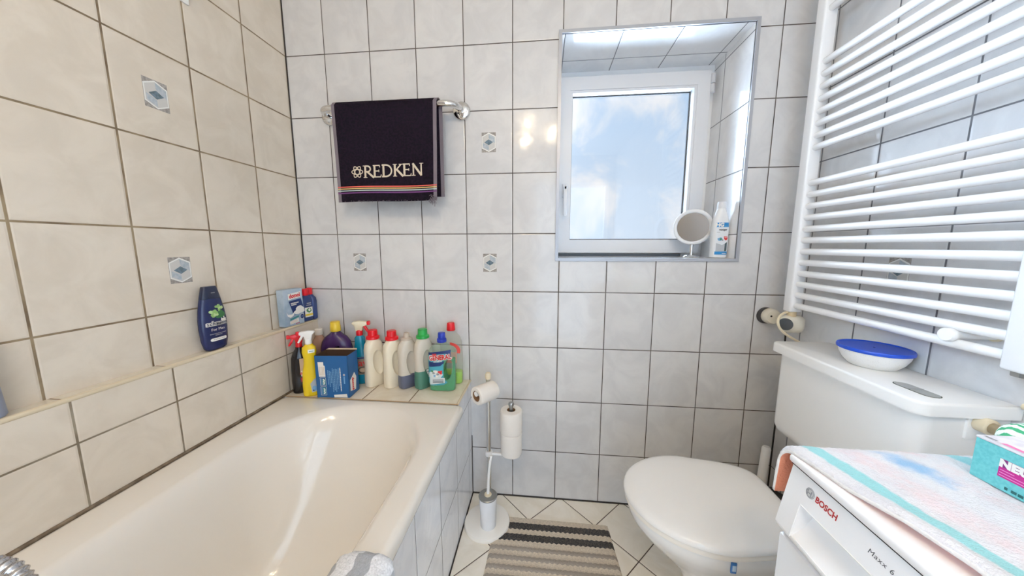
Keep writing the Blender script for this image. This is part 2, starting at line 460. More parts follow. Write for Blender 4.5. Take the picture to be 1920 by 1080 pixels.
struct('trim_4', bead([(PX + 0.001, 0, 0.002), (PX + 0.001, -2.0, 0.002)], 0.0036), SILICONE)
struct('trim_5', bead([(XR - 0.001, -0.001, 0.0), (XR - 0.001, -0.001, ZC)], 0.0035), SILICONE)
struct('trim_6', bead([(0.001, -0.001, 0.85), (0.001, -0.001, ZC)], 0.0028), SILICONE)
GROUTL = mat('worn_joint', rgb(128, 112, 92), 0.7, mottle=(rgb(92, 78, 62), 40))
struct('trim_7', bead([(0.0475, -0.0, 0.577), (0.0475, -1.9, 0.572)], 0.0052), GROUTL)
struct('trim_8', bead([(PX, -0.0008, 0.0), (PX, -0.0008, 0.3)], 0.003), SILICONE)

# tiled masonry round the tub: shelf at the far end and the long panel
me = MB().box(0.046, PX, -0.226, 0, 0, 0.574).mesh('tub_shelf', 0)
for p in me.polygons:
    if p.normal.z > 0.9: p.material_index = 1
struct('wall_tub_shelf', me, [T_PANEL, T_SHELF], 'tiled shelf at the far end of the bathtub')
struct('wall_tub_panel', MB().box(PX - 0.03, PX, -2.0, -0.226, 0, 0.540).mesh('tub_panel', 0), T_PANEL, 'tiled panel along the side of the bathtub')
struct('trim_9', bead([(PX - 0.002, -0.001, 0.5715), (PX - 0.002, -0.226, 0.5715)], 0.0052), TRIMB)
struct('trim_10', bead([(0.046, -0.2275, 0.5735), (PX, -0.2275, 0.5735)], 0.0022), mat('beige_joint', rgb(176, 150, 116), 0.7))

# ------------------------------------------------------------------ window
win = obj('window_1', frame_ring(MB(), (WX0 + .0005, WX1 - .0005, WZ0 + .0005, WZ1 - .0005), (WX0 + .04, WX1 - .045, WZ0 + .03, WZ1 - .045), 0.285, 0.34).mesh('window_1', 0), WPL)
win['kind'] = 'structure'; win['label'] = 'white framed window with one opening sash looking out on the sky'
SX0, SX1, SZ0, SZ1 = 1.166, 1.851, 1.158, 1.972
gx0, gx1, gz0, gz1 = 1.238, 1.783, 1.222, 1.902
sash = MB()
frame_ring(sash, (max(SX0, WX0 + .002), SX1, SZ0, SZ1), (gx0 - .012, gx1 + .012, gz0 - .012, gz1 + .012), 0.24, 0.30)
frame_ring(sash, (gx0 - .012, gx1 + .012, gz0 - .012, gz1 + .012), (gx0, gx1, gz0, gz1), 0.245, 0.30)
so = obj('sash', sash.mesh('sash', 0), mat('sash_white', rgb(226, 228, 231), .3), win)
gk = MB(); frame_ring(gk, (gx0 - .001, gx1 + .001, gz0 - .001, gz1 + .001), (gx0 + .004, gx1 - .004, gz0 + .004, gz1 - .004), 0.284, 0.291)
obj('gasket', gk.mesh('gasket', 0), mat('grey_gasket', rgb(70, 72, 76), 0.7), win)
gm = bpy.data.materials.new('window_glass'); gm.use_nodes = True; gg = G(gm); gg.n.remove(gg.n['Principled BSDF'])
tr = gg.new('ShaderNodeBsdfTransparent'); gl = gg.new('ShaderNodeBsdfGlossy'); gl.inputs['Roughness'].default_value = 0.0
fr = gg.new('ShaderNodeFresnel'); fr.inputs[0].default_value = 1.45; mx = gg.new('ShaderNodeMixShader')
gg.l.new(fr.outputs[0], mx.inputs[0]); gg.l.new(tr.outputs[0], mx.inputs[1]); gg.l.new(gl.outputs[0], mx.inputs[2]); gg.l.new(mx.outputs[0], gg.n['Material Output'].inputs[0])
obj('pane', MB().box(gx0, gx1, 0.290, 0.294, gz0, gz1).mesh('pane', 0), gm, win)
hd = MB(); hd.box(1.197, 1.223, 0.228, 0.241, 1.425, 1.49, bev=0.004); hd.box(1.201, 1.219, 0.19, 0.23, 1.455, 1.475, bev=0.004); hd.box(1.201, 1.219, 0.19, 0.203, 1.335, 1.475, bev=0.005)
obj('handle', hd, mat('handle_white', rgb(228, 230, 234), 0.3), win)
hg = MB(); hg.tube([(1.858, 0.238, 1.955), (1.858, 0.238, 1.915)], 0.009, 14); hg.tube([(1.858, 0.238, 1.912), (1.858, 0.238, 1.875)], 0.009, 14)
obj('hinge', hg, mat('hinge_white', rgb(206, 208, 212), 0.35), win)
obj('sill_seal', MB().box(WX0, WX1 - .1, 0.276, 0.29, WZ0, WZ0 + 0.012).mesh('sill_seal', 0), mat('sill_joint', rgb(120, 126, 134), 0.6), win)
w2_ = MB()
for (a_, b_, c_, e_) in ((FY0, FY1, FZ0, FZ0 + .06), (FY0, FY1, FZ1 - .06, FZ1), (FY0, FY0 + .06, FZ0, FZ1), (FY1 - .06, FY1, FZ0, FZ1)): w2_.box(-.09, -.03, a_, b_, c_, e_)
fill_win = struct('fill_window', w2_.mesh('fill_window', 0), WPL)  # frame of the added window that brings cool fill from the left
obj('pane', MB().box(-.062, -.058, FY0 + .05, FY1 - .05, FZ0 + .05, FZ1 - .05).mesh('pane', 0), gm, fill_win)
#==PART2==
# ------------------------------------------------------------------ bathtub
def tub_loops():
    xc, a = 0.4475, 0.2875
    yF, b, yN = -0.56, 0.298, -1.50
    inner = []; outer = []
    X0, X1, Y0, Y1 = 0.046, 0.806, -1.86, -0.2265
    def hit(cx, cy, dx, dy):
        t = 9
        if dx > 1e-9: t = min(t, (X1 - cx) / dx)
        if dx < -1e-9: t = min(t, (X0 - cx) / dx)
        if dy > 1e-9: t = min(t, (Y1 - cy) / dy)
        if dy < -1e-9: t = min(t, (Y0 - cy) / dy)
        return cx + dx * t, cy + dy * t
    n = 40
    for k in range(n + 1):                     # far end, right to left
        t = PI * k / n; c, s = math.cos(t), math.sin(t)
        inner.append((1, c, s)); outer.append(hit(xc, yF, a * c, b * s))
    m = 16
    for k in range(1, m):
        inner.append((0, -1, k / m)); outer.append((X0, yF + (yN - yF) * k / m))
    for k in range(n + 1):
        t = PI + PI * k / n; c, s = math.cos(t), math.sin(t)
        inner.append((2, c, s)); outer.append(hit(xc, yN, a * c, b * s))
    for k in range(1, m):
        inner.append((0, 1, 1 - k / m)); outer.append((X1, yF + (yN - yF) * (1 - k / m)))
    def ring(dx, dyF, dyN, z):
        out = []
        for tp, c, s in inner:
            if tp == 1: out.append((xc + (a - dx) * c, yF - dyF * 0.25 + (b - dyF * .75) * s, z))
            elif tp == 2: out.append((xc + (a - dx) * c, yN + dyN * 0.25 + (b - dyN * .75) * s, z))
            else:
                yy = (yF - dyF * .25) + ((yN + dyN * .25) - (yF - dyF * .25)) * s
                out.append((xc + (a - dx) * c, yy, z))
        return out
    O = outer
    def grow(e, z): return [(max(X0, min(X1, x)) + (-e if abs(x - X1) < 1e-6 else (e if abs(x - X0) < 1e-6 else 0)),
                             y + (-e if abs(y - Y1) < 1e-6 else (e if abs(y - Y0) < 1e-6 else 0)), z) for x, y in O]
    L = [grow(0.003, 0.535), grow(0.0, 0.545), grow(0.0, 0.560), grow(0.003, 0.569), grow(0.010, 0.5745), grow(0.018, 0.5755)]
    L += [ring(-.006, -.006, -.006, .5735), ring(0.002, 0.002, 0.002, .5715), ring(.009, .010, .010, .566), ring(.017, .020, .018, .555),
          ring(.024, .034, .026, .537), ring(.030, .055, .036, .505), ring(.040, .10, .055, .43), ring(.052, .16, .08, .33), ring(.066, .22, .11, .24),
          ring(.085, .27, .14, .185), ring(.115, .31, .18, .155), ring(.16, .36, .23, .145), ring(.22, .46, .33, .142)]
    return L
L = tub_loops(); mb = MB(); N = len(L[0]); vs = [v for l in L for v in l]; fs = []
for j in range(len(L) - 1):
    for k in range(N):
        fs.append((j * N + k, j * N + (k + 1) % N, (j + 1) * N + (k + 1) % N, (j + 1) * N + k))
fs.append(tuple((len(L) - 1) * N + k for k in range(N)))
mb.add(vs, fs)
tub = thing('bathtub', 'cream white enamel bathtub built into the tiled surround below the left wall', 'bathtub', (0.43, -1.0, 0.0))
tubm = mb.mesh('basin', 50)
for v in tubm.vertices: v.co -= Vector((0.43, -1.0, 0.0))
obj('basin', tubm, TUBW, tub)
obj('drain', MB().lathe([(0.0, .1425), (0.03, .1425), (0.032, .146), (0.0, .148)], 24, M=Matrix.Translation((.02, -.1, 0))), CHROME, tub)

# shaggy mat hanging over the rim
def pile_mat(name):
    m, p = base_mat(name); g = G(m); X, Y, Z = g.sep(g.obco())
    return m, p, g, X, Y, Z
m, p, g, X, Y, Z = pile_mat('striped_pile')
uvn = g.new('ShaderNodeUVMap').outputs[0]; U_, V_, _ = g.sep(uvn)
w = g.m('ADD', U_, g.m('MULTIPLY', g.m('SINE', g.m('MULTIPLY', V_, 150.0)), 0.0025))
s_ = g.m('FRACT', g.m('DIVIDE', w, 0.056))
f = g.ramp(g.m('ABSOLUTE', g.m('SUBTRACT', s_, 0.5)), 0.235, 0.265)
c = g.mix(f, rgb(172, 175, 180), rgb(242, 243, 246))
c = g.mix(g.m('MULTIPLY', g.ramp(g.noise(g.obco(), 260.0, 2), .35, .7), .25), c, rgb(120, 124, 130))
g.put(p.inputs['Base Color'], c); p.inputs['Roughness'].default_value = 0.95; p.inputs['Sheen Weight'].default_value = 0.3
g.put(p.inputs['Normal'], g.bump(g.noise(g.obco(), 240.0, 3), 1.0, 0.004))
PILE = m
def draped(name, prof, y0, y1, ny, thick, amp, mt, parent=None, fuzz=0.0):
    """a soft sheet following a profile (x, z) swept along y, with thickness; UV.x runs along the profile"""
    pr = [Vector((x, z)) for x, z in prof]; acc = [0]
    for i in range(1, len(pr)): acc.append(acc[-1] + (pr[i] - pr[i - 1]).length)
    nrm = []
    for i in range(len(pr)):
        t = (pr[min(i + 1, len(pr) - 1)] - pr[max(i - 1, 0)]).normalized(); nrm.append(Vector((-t.y, t.x)))
    vs = []; uv = []
    for side in (0, 1):
        for j in range(ny + 1):
            y = y0 + (y1 - y0) * j / ny
            for i, q in enumerate(pr):
                e = min(i, len(pr) - 1 - i, 2) / 2; ey = min(j, ny - j, 2) / 2
                h = thick * (0.45 + 0.55 * min(e, ey))
                d = (h if side else 0.0) + (amp * mnoise.noise((q.x * 9, y * 9, 1.7 + q.y * 9)) if side else 0)
                if side and fuzz: d += fuzz * mnoise.noise((q.x * 150, y * 150, q.y * 150))
                vs.append((q.x + nrm[i].x * d, y, q.y + nrm[i].y * d)); uv.append((acc[i], y))
    n = len(pr); o = (ny + 1) * n; fs = []
    for j in range(ny):
        for i in range(n - 1):
            a = j * n + i
            fs.append((a, a + 1, a + n + 1, a + n)); fs.append((a + o, a + o + n, a + o + n + 1, a + o + 1))
    for j in range(ny):
        for i in (0, n - 1):
            a = j * n + i; fs.append((a, a + n, a + n + o, a + o))
    for i in range(n - 1):
        for j in (0, ny):
            a = j * n + i; fs.append((a, a + 1, a + 1 + o, a + o))
    me = mesh_from(vs, fs, name); l = me.uv_layers.new(name='UVMap')
    for lp in me.loops: l.data[lp.index].uv = uv[lp.vertex_index]
    bm = bmesh.new(); bm.from_mesh(me); bmesh.ops.recalc_face_normals(bm, faces=bm.faces[:]); bm.to_mesh(me); bm.free()
    me.polygons.foreach_set('use_smooth', [True] * len(me.polygons))
    return me
prof = []
for k in range(14): prof.append((0.690 + 0.0031 * k, 0.43 + 0.0102 * k))
for k in range(13):
    t = PI - PI * k / 12; prof.append((0.7735 + 0.0395 * math.cos(t), 0.573 + 0.009 * math.sin(t)))
for k in range(1, 22): prof.append((0.8140 + 0.0003 * k, 0.570 - 0.011 * k))
prof = [(x, z) for x, z in prof]
bmv = draped('bath_mat', prof, -1.33, -0.848, 64, 0.019, 0.004, PILE, fuzz=0.004)
bath_mat = obj('bath_mat', bmv, PILE)
tag(bath_mat, 'shaggy bath mat with grey and white stripes draped over the bathtub rim', 'bath mat')

# shower hose arching up in the lower left corner
def bez(P, n):
    out = []
    for k in range(n + 1):
        t = k / n; q = [Vector(a) for a in P]
        while len(q) > 1: q = [q[i].lerp(q[i + 1], t) for i in range(len(q) - 1)]
        out.append(q[0])
    return out
def smooth_path(P, n):
    P = [Vector(q) for q in P]; P = [P[0] * 2 - P[1]] + P + [P[-1] * 2 - P[-2]]; out = []
    for i in range(1, len(P) - 2):
        for k in range(n):
            t = k / n; a_, b_, c_, d_ = P[i - 1:i + 3]
            out.append(.5 * ((2 * b_) + (c_ - a_) * t + (2 * a_ - 5 * b_ + 4 * c_ - d_) * t * t + (3 * b_ - a_ - 3 * c_ + d_) * t ** 3))
    return out + [P[-2]]
hp = smooth_path([(0.05, -1.20, 0.66), (0.13, -1.15, 0.685), (0.25, -1.075, 0.728), (0.318, -1.052, 0.739), (0.350, -1.048, 0.737), (0.372, -1.047, 0.722), (0.385, -1.05, 0.69), (0.39, -1.07, 0.58), (0.36, -1.15, 0.36), (0.28, -1.25, 0.17)], 30)
def even(P, step):
    out = [P[0]]; need = step
    for a_, b_ in zip(P, P[1:]):
        L_ = (b_ - a_).length; pos_ = 0.0
        while L_ - pos_ >= need:
            pos_ += need; out.append(a_.lerp(b_, pos_ / L_)); need = step
        need -= L_ - pos_
    return out
hp = even(hp, .0011)
rr = [0.0098 + 0.0013 * math.sin(2 * PI * k / 8.0) for k in range(len(hp))]
hose = thing('shower_hose', 'ribbed chrome shower hose arching over the near left end of the bathtub', 'shower hose', (0.05, -1.2, 0.66))
hm = MB().tube([q - Vector((0.05, -1.2, 0.66)) for q in hp], rr, 14).mesh('hose', 60)
obj('hose', hm, mat('chrome_hose', rgb(196, 196, 200), 0.2, 1.0), hose)
obj('wall_elbow', MB().lathe([(0.026, -0.002), (0.026, 0.004), (0.014, 0.008), (0.014, 0.03)], 20, M=Matrix.Translation((-0.002, 0, 0)) @ Matrix.Rotation(PI / 2, 4, 'Y')), CHROME, hose)

# ------------------------------------------------------------------ towel rail + towel
rail = thing('towel_rail', 'chrome grab rail with curved ends screwed to the back wall', 'towel rail', (0.475, 0, 1.7445))
pts = []
bx, by, br = 0.285, -0.082, 0.055
for k in range(5): pts.append((-0.29, -0.01 - 0.003 * k * 2, 0))
cc = []
for k in range(11):
    t = k / 10 * PI / 2; cc.append((-0.29 + br * (1 - math.cos(t)), by + br - br * math.sin(t) if False else (-0.027 - br * math.sin(t)), 0))
left = [(-0.29, -0.008, 0)] + cc
pts = left + [(-x, y, z) for x, y, z in reversed(left)]
obj('bar', MB().tube(pts, 0.0125, 20), CHROME, rail)
for s in (-1, 1):
    mt = obj('mount_disc', MB().lathe([(0.0, 0.0), (0.037, 0.0), (0.037, 0.006), (0.032, 0.012), (0.018, 0.016), (0.0, 0.017)], 32, M=Matrix.Translation((s * 0.29, 0, 0)) @ Matrix.Rotation(PI / 2, 4, 'X')), CHROME, rail)
    for a in (0.6, 2.6, 4.7):
        obj('screw', MB().lathe([(0.0, 0.0), (0.0035, 0.0), (0.0025, 0.002), (0, 0.0023)], 10, M=Matrix.Translation((s * 0.29 + .026 * math.cos(a), -0.0135, .026 * math.sin(a))) @ Matrix.Rotation(PI / 2, 4, 'X')), STEEL, mt)

# towel: columns/rows laid out so the woven bands fall on their own faces
T_D = mat('towel_dark', rgb(36, 26, 38), 0.98, spec=0.1, mottle=(rgb(25, 22, 30), 120), bump=(420, 0.0008))
T_E = mat('towel_selvedge', rgb(122, 112, 118), 0.95, bump=(400, 0.001))
T_S = [mat('stripe_coral', rgb(222, 100, 84), .9), mat('stripe_yellow', rgb(222, 190, 120), .9), mat('stripe_pale', rgb(190, 205, 200), .9), mat('stripe_purple', rgb(110, 62, 116), .9)]
def towel_y(x, z):      # front face of the front layer
    return -0.0965 + 0.0035 * mnoise.noise((x * 9, z * 5, 0.3)) - 0.006 * max(0, (1.55 - z)) / 0.2 * 0.5
XL0, XR0 = 0.257, 0.690
xs = [0.0, 0.0135] + [0.0135 + (0.4195 - 0.0135) * k / 22 for k in range(1, 23)] + [0.433]
zt = 1.7625
zs = [zt - 0.012 - 0.0145 * k for k in range(22)]
zb = [1.4340, 1.4298, 1.4265, 1.4228, 1.4188, 1.4150, 1.4108, 1.4056, 1.400, 1.394, 1.387, 1.380, 1.373]
zs = [z for z in zs if z > 1.438] + zb
def towel_mesh(off=0.0, thick=0.004):
    # path over the bar: back bottom .. top .. front bottom
    path = []
    for z in [1.392 + 0.012 * k for k in range(30)]:
        if z < 1.745: path.append(('b', z))
    for k in range(1, 10): path.append(('t', k / 10))
    for z in zs: path.append(('f', z))
    def pos(tp, q, x, o):
        t = (zt - (q if tp != 't' else zt)) / 0.39
        xx = x + (0.006 * t if x < 0.2 else -0.008 * t) if tp == 'f' else x + 0.012
        if tp == 'f': return (XL0 + xx, towel_y(x, q) - o, q + 0.002 * math.sin(x * 14) * (t if q < 1.46 else 0) + (0.006 * (x / .43) ** 2 - .004) * max(0, t - .6) * 2)
        if tp == 'b': return (XL0 + xx, -0.066 + o + 0.003 * mnoise.noise((x * 8, q * 6, 5)), q)
        a = PI * q; return (XL0 + x + 0.012 * (1 - q), -0.0815 + (0.0155 + o) * math.cos(a), 1.7445 + (0.0165 + o) * math.sin(a))
    nx = len(xs); vs = []; fs = []; mi = []
    for side in (0, 1):
        for tp, q in path:
            for x in xs: vs.append(pos(tp, q, x, thick * side))
    n = len(path); o = n * nx
    fi = [i for i, (tp, q) in enumerate(path) if tp == 'f']
    def m_of(j, i):
        if i == 0 or i == nx - 2: 
            base = 1
        else: base = 0
        tp, q = path[j]; q2 = path[j + 1][1]
        if tp == 'f' and path[j + 1][0] == 'f':
            mid = (q + q2) / 2
            for k, (hi, lo) in enumerate(((1.4340, 1.4298), (1.4265, 1.4228), (1.4188, 1.4150), (1.4108, 1.4056))):
                if lo < mid < hi: return 2 + k
        return base
    for j in range(n - 1):
        for i in range(nx - 1):
            a = j * nx + i; m_ = m_of(j, i)
            fs.append((a, a + 1, a + nx + 1, a + nx)); mi.append(m_); fs.append((a + o, a + o + nx, a + o + nx + 1, a + o + 1)); mi.append(m_)
        for i in (0, nx - 1):
            a = j * nx + i; fs.append((a, a + nx, a + nx + o, a + o)); mi.append(1)
    for i in range(nx - 1):
        for j in (0, n - 1):
            a = j * nx + i; fs.append((a, a + 1, a + 1 + o, a + o)); mi.append(1)
    b = MB(); b.v = [Vector(v) for v in vs]; b.f = fs; b.mi = mi
    return b.mesh('towel', 60)
towel = thing('hand_towel', 'dark purple black hand towel with bright stripes hanging on the chrome rail', 'towel', (0.475, -0.082, 1.7445))
tm = towel_mesh()
tm.transform(Matrix.Translation((-0.475, 0.082, -1.7445)))
obj('cloth', tm, [T_D, T_E] + T_S, towel)
# woven serif lettering
def serif(ch, h):
    w = h * 0.17; t = h * 0.085; S = []
    def st(*p, ww=w): S.append(line2d([(a * h, b * h) for a, b in p], ww))
    def sf(x, y, l=0.34): S.append(rect2d((x - l / 2) * h, (x + l / 2) * h, (y - .03) * h, (y + .03) * h))
    if ch == 'R':
        st((.16, 0), (.16, 1)); sf(.16, .03); sf(.12, .97); bowl = [(.16, .95)] + [(.36 + .26 * math.cos(a), .72 + .23 * math.sin(a)) for a in [PI / 2 - PI * k / 10 for k in range(11)]] + [(.16, .49)]
        st(*bowl, ww=w * .75); st((.34, .49), (.92, .0), ww=w * .95); adv = .84
    elif ch == 'E':
        st((.16, 0), (.16, 1)); st((.02, .96), (.62, .96), ww=t); st((.16, .52), (.54, .52), ww=t); st((.02, .04), (.7, .04), ww=t); st((.6, .98), (.62, .8), ww=t * .8); st((.54, .62), (.54, .42), ww=t * .8); st((.68, .02), (.74, .22), ww=t * .8); adv = .80
    elif ch == 'D':
        st((.16, 0), (.16, 1)); st(*([(.02, .96), (.3, .96)] + [(.36 + .5 * math.cos(a), .5 + .46 * math.sin(a)) for a in [PI / 2 - PI * k / 14 for k in range(15)]] + [(.3, .04), (.02, .04)]), ww=w * .75); adv = 1.0
    elif ch == 'K':
        st((.16, 0), (.16, 1)); sf(.16, .03); sf(.16, .97); st((.68, .96), (.24, .5), ww=w * .6); st((.32, .56), (.86, .0), ww=w); sf(.66, .97, .3); adv = .82
    elif ch == 'N':
        st((.14, 0), (.14, 1), ww=w * .7); sf(.14, .03); st((.1, .98), (.82, .02), ww=w); st((.82, 0), (.82, 1), ww=w * .7); sf(.84, .97); adv = 1.0
    V = []; F = []
    for vs, fs in S:
        o = len(V); V += vs; F += [tuple(i + o for i in f) for f in fs]
    return (V, F), adv * h
T_L = mat('towel_letter_thread', rgb(214, 200, 178), .9, bump=(500, 0.0006))
tclo = [c for c in towel.children if c.name.startswith('cloth')][0]
dc = Decal((0.3775 - 0.475, 0, 1.4655 - 1.7445), (1, 0, 0), (0, 0, 1), tclo.data, step=0.0006)
x = 0.0; hL = 0.0485
for k, ch in enumerate('REDKEN'):
    gmt, adv = serif(ch, hL)
    dc.add(move2d(gmt, x, 0.0009 * k), T_L, 1); x += adv * 0.985
ax, ay = -0.0268, hL * 0.5
for k in range(3): dc.add(ring2d(ax, ay, 0.0235, 0.0098, 0.0035, 32, k * PI / 3), T_L, 1 + k * 0.2)
dc.done('woven_lettering', towel)
fr_ = MB()
for k in range(70):
    x0 = random.gauss(0.193, 0.008); z0 = -0.366 + random.uniform(-.012, .016); p0 = Vector((x0, -0.024 - random.uniform(0, .006), z0))
    p1 = p0 + Vector((random.gauss(0, .006), random.gauss(-.003, .004), random.gauss(-.008, .007))); fr_.tube([p0, (p0 + p1) / 2 + Vector((random.gauss(0, .002), 0, 0)), p1], 0.0006, 4)
obj('frayed_threads', fr_, T_E, towel)['kind'] = 'stuff'
hm_ = MB()
for k in range(60):
    x0 = -0.205 + 0.41 * random.random(); p0 = Vector((x0, -0.022, -0.371 + .004 * random.random())); hm_.tube([p0, p0 + Vector((random.gauss(0, .001), 0, -.003 - .003 * random.random()))], 0.0007, 4)
obj('hem_fringe', hm_, T_E, towel)['kind'] = 'stuff'

# ------------------------------------------------------------------ ledge objects
SHAMP = mat('shampoo_navy', rgb(28, 38, 82), 0.25)
SHCAP = mat('shampoo_cap', rgb(28, 36, 62), 0.3)
b = MB().loft([(0.000, .029, .012, 2.6), (.004, .034, .0145, 2.6), (.03, .040, .0165, 2.5), (.07, .043, .0175, 2.4), (.10, .0425, .0175, 2.4), (.13, .039, .0165, 2.4), (.155, .034, .0152, 2.4), (.168, .0312, .0142, 2.4)], 40).mesh('body')
sh = thing('shampoo_bottle', 'navy blue flat shampoo bottle with a green hop picture standing on the wall ledge', 'shampoo bottle', (0.0245, -0.452, 0.8525), PI / 2)
obj('body', b, SHAMP, sh)
obj('cap', MB().loft([(.1685, .0314, .0142, 2.4), (.19, .0262, .0128, 2.5), (.204, .0225, .0118, 2.6), (.208, .021, .0105, 2.6)], 40), SHCAP, sh)
obj('cap_hinge', MB().box(-.006, .006, -.0150, -.0135, .186, .189, bev=.0005), P_GREY, sh)
d = Decal((0.0, 0, 0.0), (1, 0, 0), (0, 0, 1), b)
HOP = [mat('hop_light', rgb(186, 210, 150), .5), mat('hop_mid', rgb(140, 180, 105), .5), mat('hop_leaf', rgb(52, 110, 62), .5)]
d.add(blob2d(.012, .114, .020, .012, 2), HOP[2])
for (cx, cy, s) in ((-.008, .120, 1.3), (.011, .137, 1.15)):
    for q in range(16):
        a = random.random() * 2 * PI; rr_ = random.random() ** .5
        d.add(disc2d(cx + .010 * s * rr_ * math.cos(a), cy + .007 * s * rr_ * math.sin(a), .0042 * s, .0036 * s, 8), HOP[q % 2], 2 + q * 0.06)
for dx in (-.0016, 0, .0016):
    for dy in (-.0016, 0, .0016): d.add(move2d(text2d('schauma', .0180, .0006, sx=1.0, space=1.06), dx, .087 + dy), P_WHITE, 4)
d.add(blob2d(.022, .0955, .010, .0045, 5), P_WHITE, 4); d.add(disc2d(.014, .1, .0018), P_WHITE, 4); d.add(disc2d(.024, .103, .0024), P_WHITE, 4)
d.add(move2d(text2d('schauma', .0180, 0, sx=1.0, space=1.06), 0, .087), SHAMP, 9)
d.add(move2d(text2d('For Men', .0125, 0), 0, .067), P_WHITE, 5)
for k, (wd, yy) in enumerate(((.052, .053), (.022, .048))):
    for q in range(9): d.add(rect2d(-wd / 2 + wd * q / 9, -wd / 2 + wd * (q + .82) / 9, yy - .0012, yy + .0012), P_GREY, 5)
d.add(poly2d([(-.021 + .005 * math.cos(a), .034 + .005 * math.sin(a)) for a in [PI / 2 + PI * k / 8 for k in range(9)]] + [(.021 + .005 * math.cos(a), .034 + .005 * math.sin(a)) for a in [-PI / 2 + PI * k / 8 for k in range(9)]]), P_WHITE, 5)
for q in range(7): d.add(rect2d(-.018 + .0052 * q, -.018 + .0052 * (q + .75), .033, .0352), P_GREY, 6)
d.done('label', sh)

# cleaning tablet carton leaning on the wall
def card(name, w, dp, h, m, parent): return obj(name, MB().box(-w / 2, w / 2, -dp / 2, dp / 2, 0, h, bev=.0008, seg=1), m, parent)
DBOX = mat('carton_blue_grey', rgb(150, 172, 192), .5, mottle=(rgb(184, 200, 214), 14))
db = thing('tablet_box', 'small pale blue cardboard box with white splash picture in the ledge corner', 'box', (0.030, -0.133, 0.8525), PI / 2 - 0.13)
body = card('carton', 0.092, 0.034, 0.156, DBOX, db)
d = Decal((.001, -.017, 0), (1, 0, 0), (0, 0, 1))
d.add(poly2d([(-.028, .106), (.042, .112), (.052, .08), (.046, .055), (-.008, .048)]), P_NAVY)
d.add(poly2d([(-.030, .112), (.040, .118), (.044, .143), (-.030, .137)]), P_WHITE)
d.add(move2d(text2d('domol', .024, .0011), .007, .1275, .07), P_RED)
for yy, wd in ((.096, .044), (.0895, .028)):
    for q in range(8): d.add(move2d(rect2d(-.018 + wd * q / 8, -.018 + wd * (q + .8) / 8, -.0024, .0024), 0, yy, .05), P_WHITE)
d.add(blob2d(.026, .064, .026, .015, 1, amp=.5), P_WHITE); d.add(blob2d(.010, .056, .018, .010, 3, amp=.4), P_WHITE)
d.add(poly2d([(-.050, .064), (-.044, .052), (-.020, .050), (-.004, .062), (-.012, .044), (-.030, .036), (-.046, .046)]), P_WHITE)
d.add(poly2d([(-.034, .0245), (.016, .0335), (.016, .0405), (-.034, .0315)]), P_TEAL)
d.add(poly2d([(-.036, .008), (.014, .013), (.014, .030), (-.036, .021)]), P_WHITE)
for k in range(3): d.add(poly2d([(-.032, .012 + .004 * k), (.006, .0155 + .004 * k), (.006, .0167 + .004 * k), (-.032, .0132 + .004 * k)]), P_BEIGE)
d.add(disc2d(.034, .033, .0125), P_WHITE); d.add(disc2d(.034, .033, .0105), P_NAVY); d.add(rect2d(.028, .04, .0325, .0345), P_LBLUE)
d.add(poly2d([(-.006, .006), (.016, .008), (.016, .0105), (-.006, .0085)]), P_RED)
for v in d.mb.v: v.x = .001 + (v.x - .001) * .84
d.done('printed_front', db)

# the two dark blue bottles behind it
BLUEB = mat('dark_blue_bottle', rgb(44, 62, 112), .25)
def blue_bottle(label, loc, rz):
    t = thing('cleaner_bottle', label, 'bottle', loc, rz, 'small dark blue bottles on the ledge')
    bm_ = MB().loft([(0, .024, .0125, 4), (.004, .0275, .0150, 4), (.085, .0275, .0150, 4), (.10, .026, .0142, 3.5), (.112, .016, .012, 2.5), (.118, .0105, .0105, 2)], 32).mesh('body')
    obj('body', bm_, BLUEB, t)
    obj('cap', MB().lathe([(.0125, .116), (.0135, .118), (.0128, .143), (.010, .146)], 24), RED, t)
    d = Decal((0, 0, 0), (1, 0, 0), (0, 0, 1), bm_)
    d.add(rect2d(-.020, .020, .018, .062, 4, 1), P_WHITE); d.add(blob2d(0, .048, .013, .011, 4), P_GREEN); d.add(disc2d(.002, .05, .006), P_WHITE)
    d.add(rect2d(-.020, .020, .024, .032, 4, 1), P_YEL); d.add(rect2d(-.013, .013, .070, .0735, 4, 1), P_GREY); d.add(rect2d(-.010, .012, .078, .083, 4, 1), P_GREY)
    d.done('label', t); return t
blue_bottle('dark blue red capped bottle nearer the pale box, front one of the pair', (0.035, -0.052, 0.853), PI / 2 - 0.15)
blue_bottle('dark blue red capped bottle in the wall corner, rear one of the pair', (0.030, -0.0195, 0.853), 0.0)

# translucent container cut by the left edge of the photo
HAZE = see_through('hazy_blue_plastic', rgb(168, 178, 200), .25, .3, rgb(200, 210, 230))
ct = thing('plastic_container', 'hazy blue grey plastic container at the left picture edge on the ledge', 'container', (0.022, -0.902, 0.8525))
obj('cup', MB().loft([(0, .021, .030, 3), (.004, .0225, .033, 3), (.12, .021, .027, 3), (.15, .020, .025, 3)], 28), HAZE, ct)
obj('lid', MB().loft([(.15, .0215, .027, 3), (.166, .0215, .027, 3), (.17, .019, .024, 3)], 28), mat('lid_grey_blue', rgb(150, 160, 180), .4), ct)
obj('contents', MB().loft([(.004, .019, .028, 3), (.06, .0185, .025, 3)], 24), mat('grey_violet_soap', rgb(128, 124, 140), .5), ct)

hk = thing('wall_hook', 'small pale adhesive hook high on the left wall at the top edge', 'hook', (0, -0.397, 1.93))
obj('plate', MB().box(0.0, .006, -.012, .012, 0.0, .07, bev=.002), WPL, hk)
obj('hook_arm', MB().tube([(.006, 0, .03), (.02, 0, .022), (.026, 0, .03), (.027, 0, .042)], .0035, 10), WPL, hk)

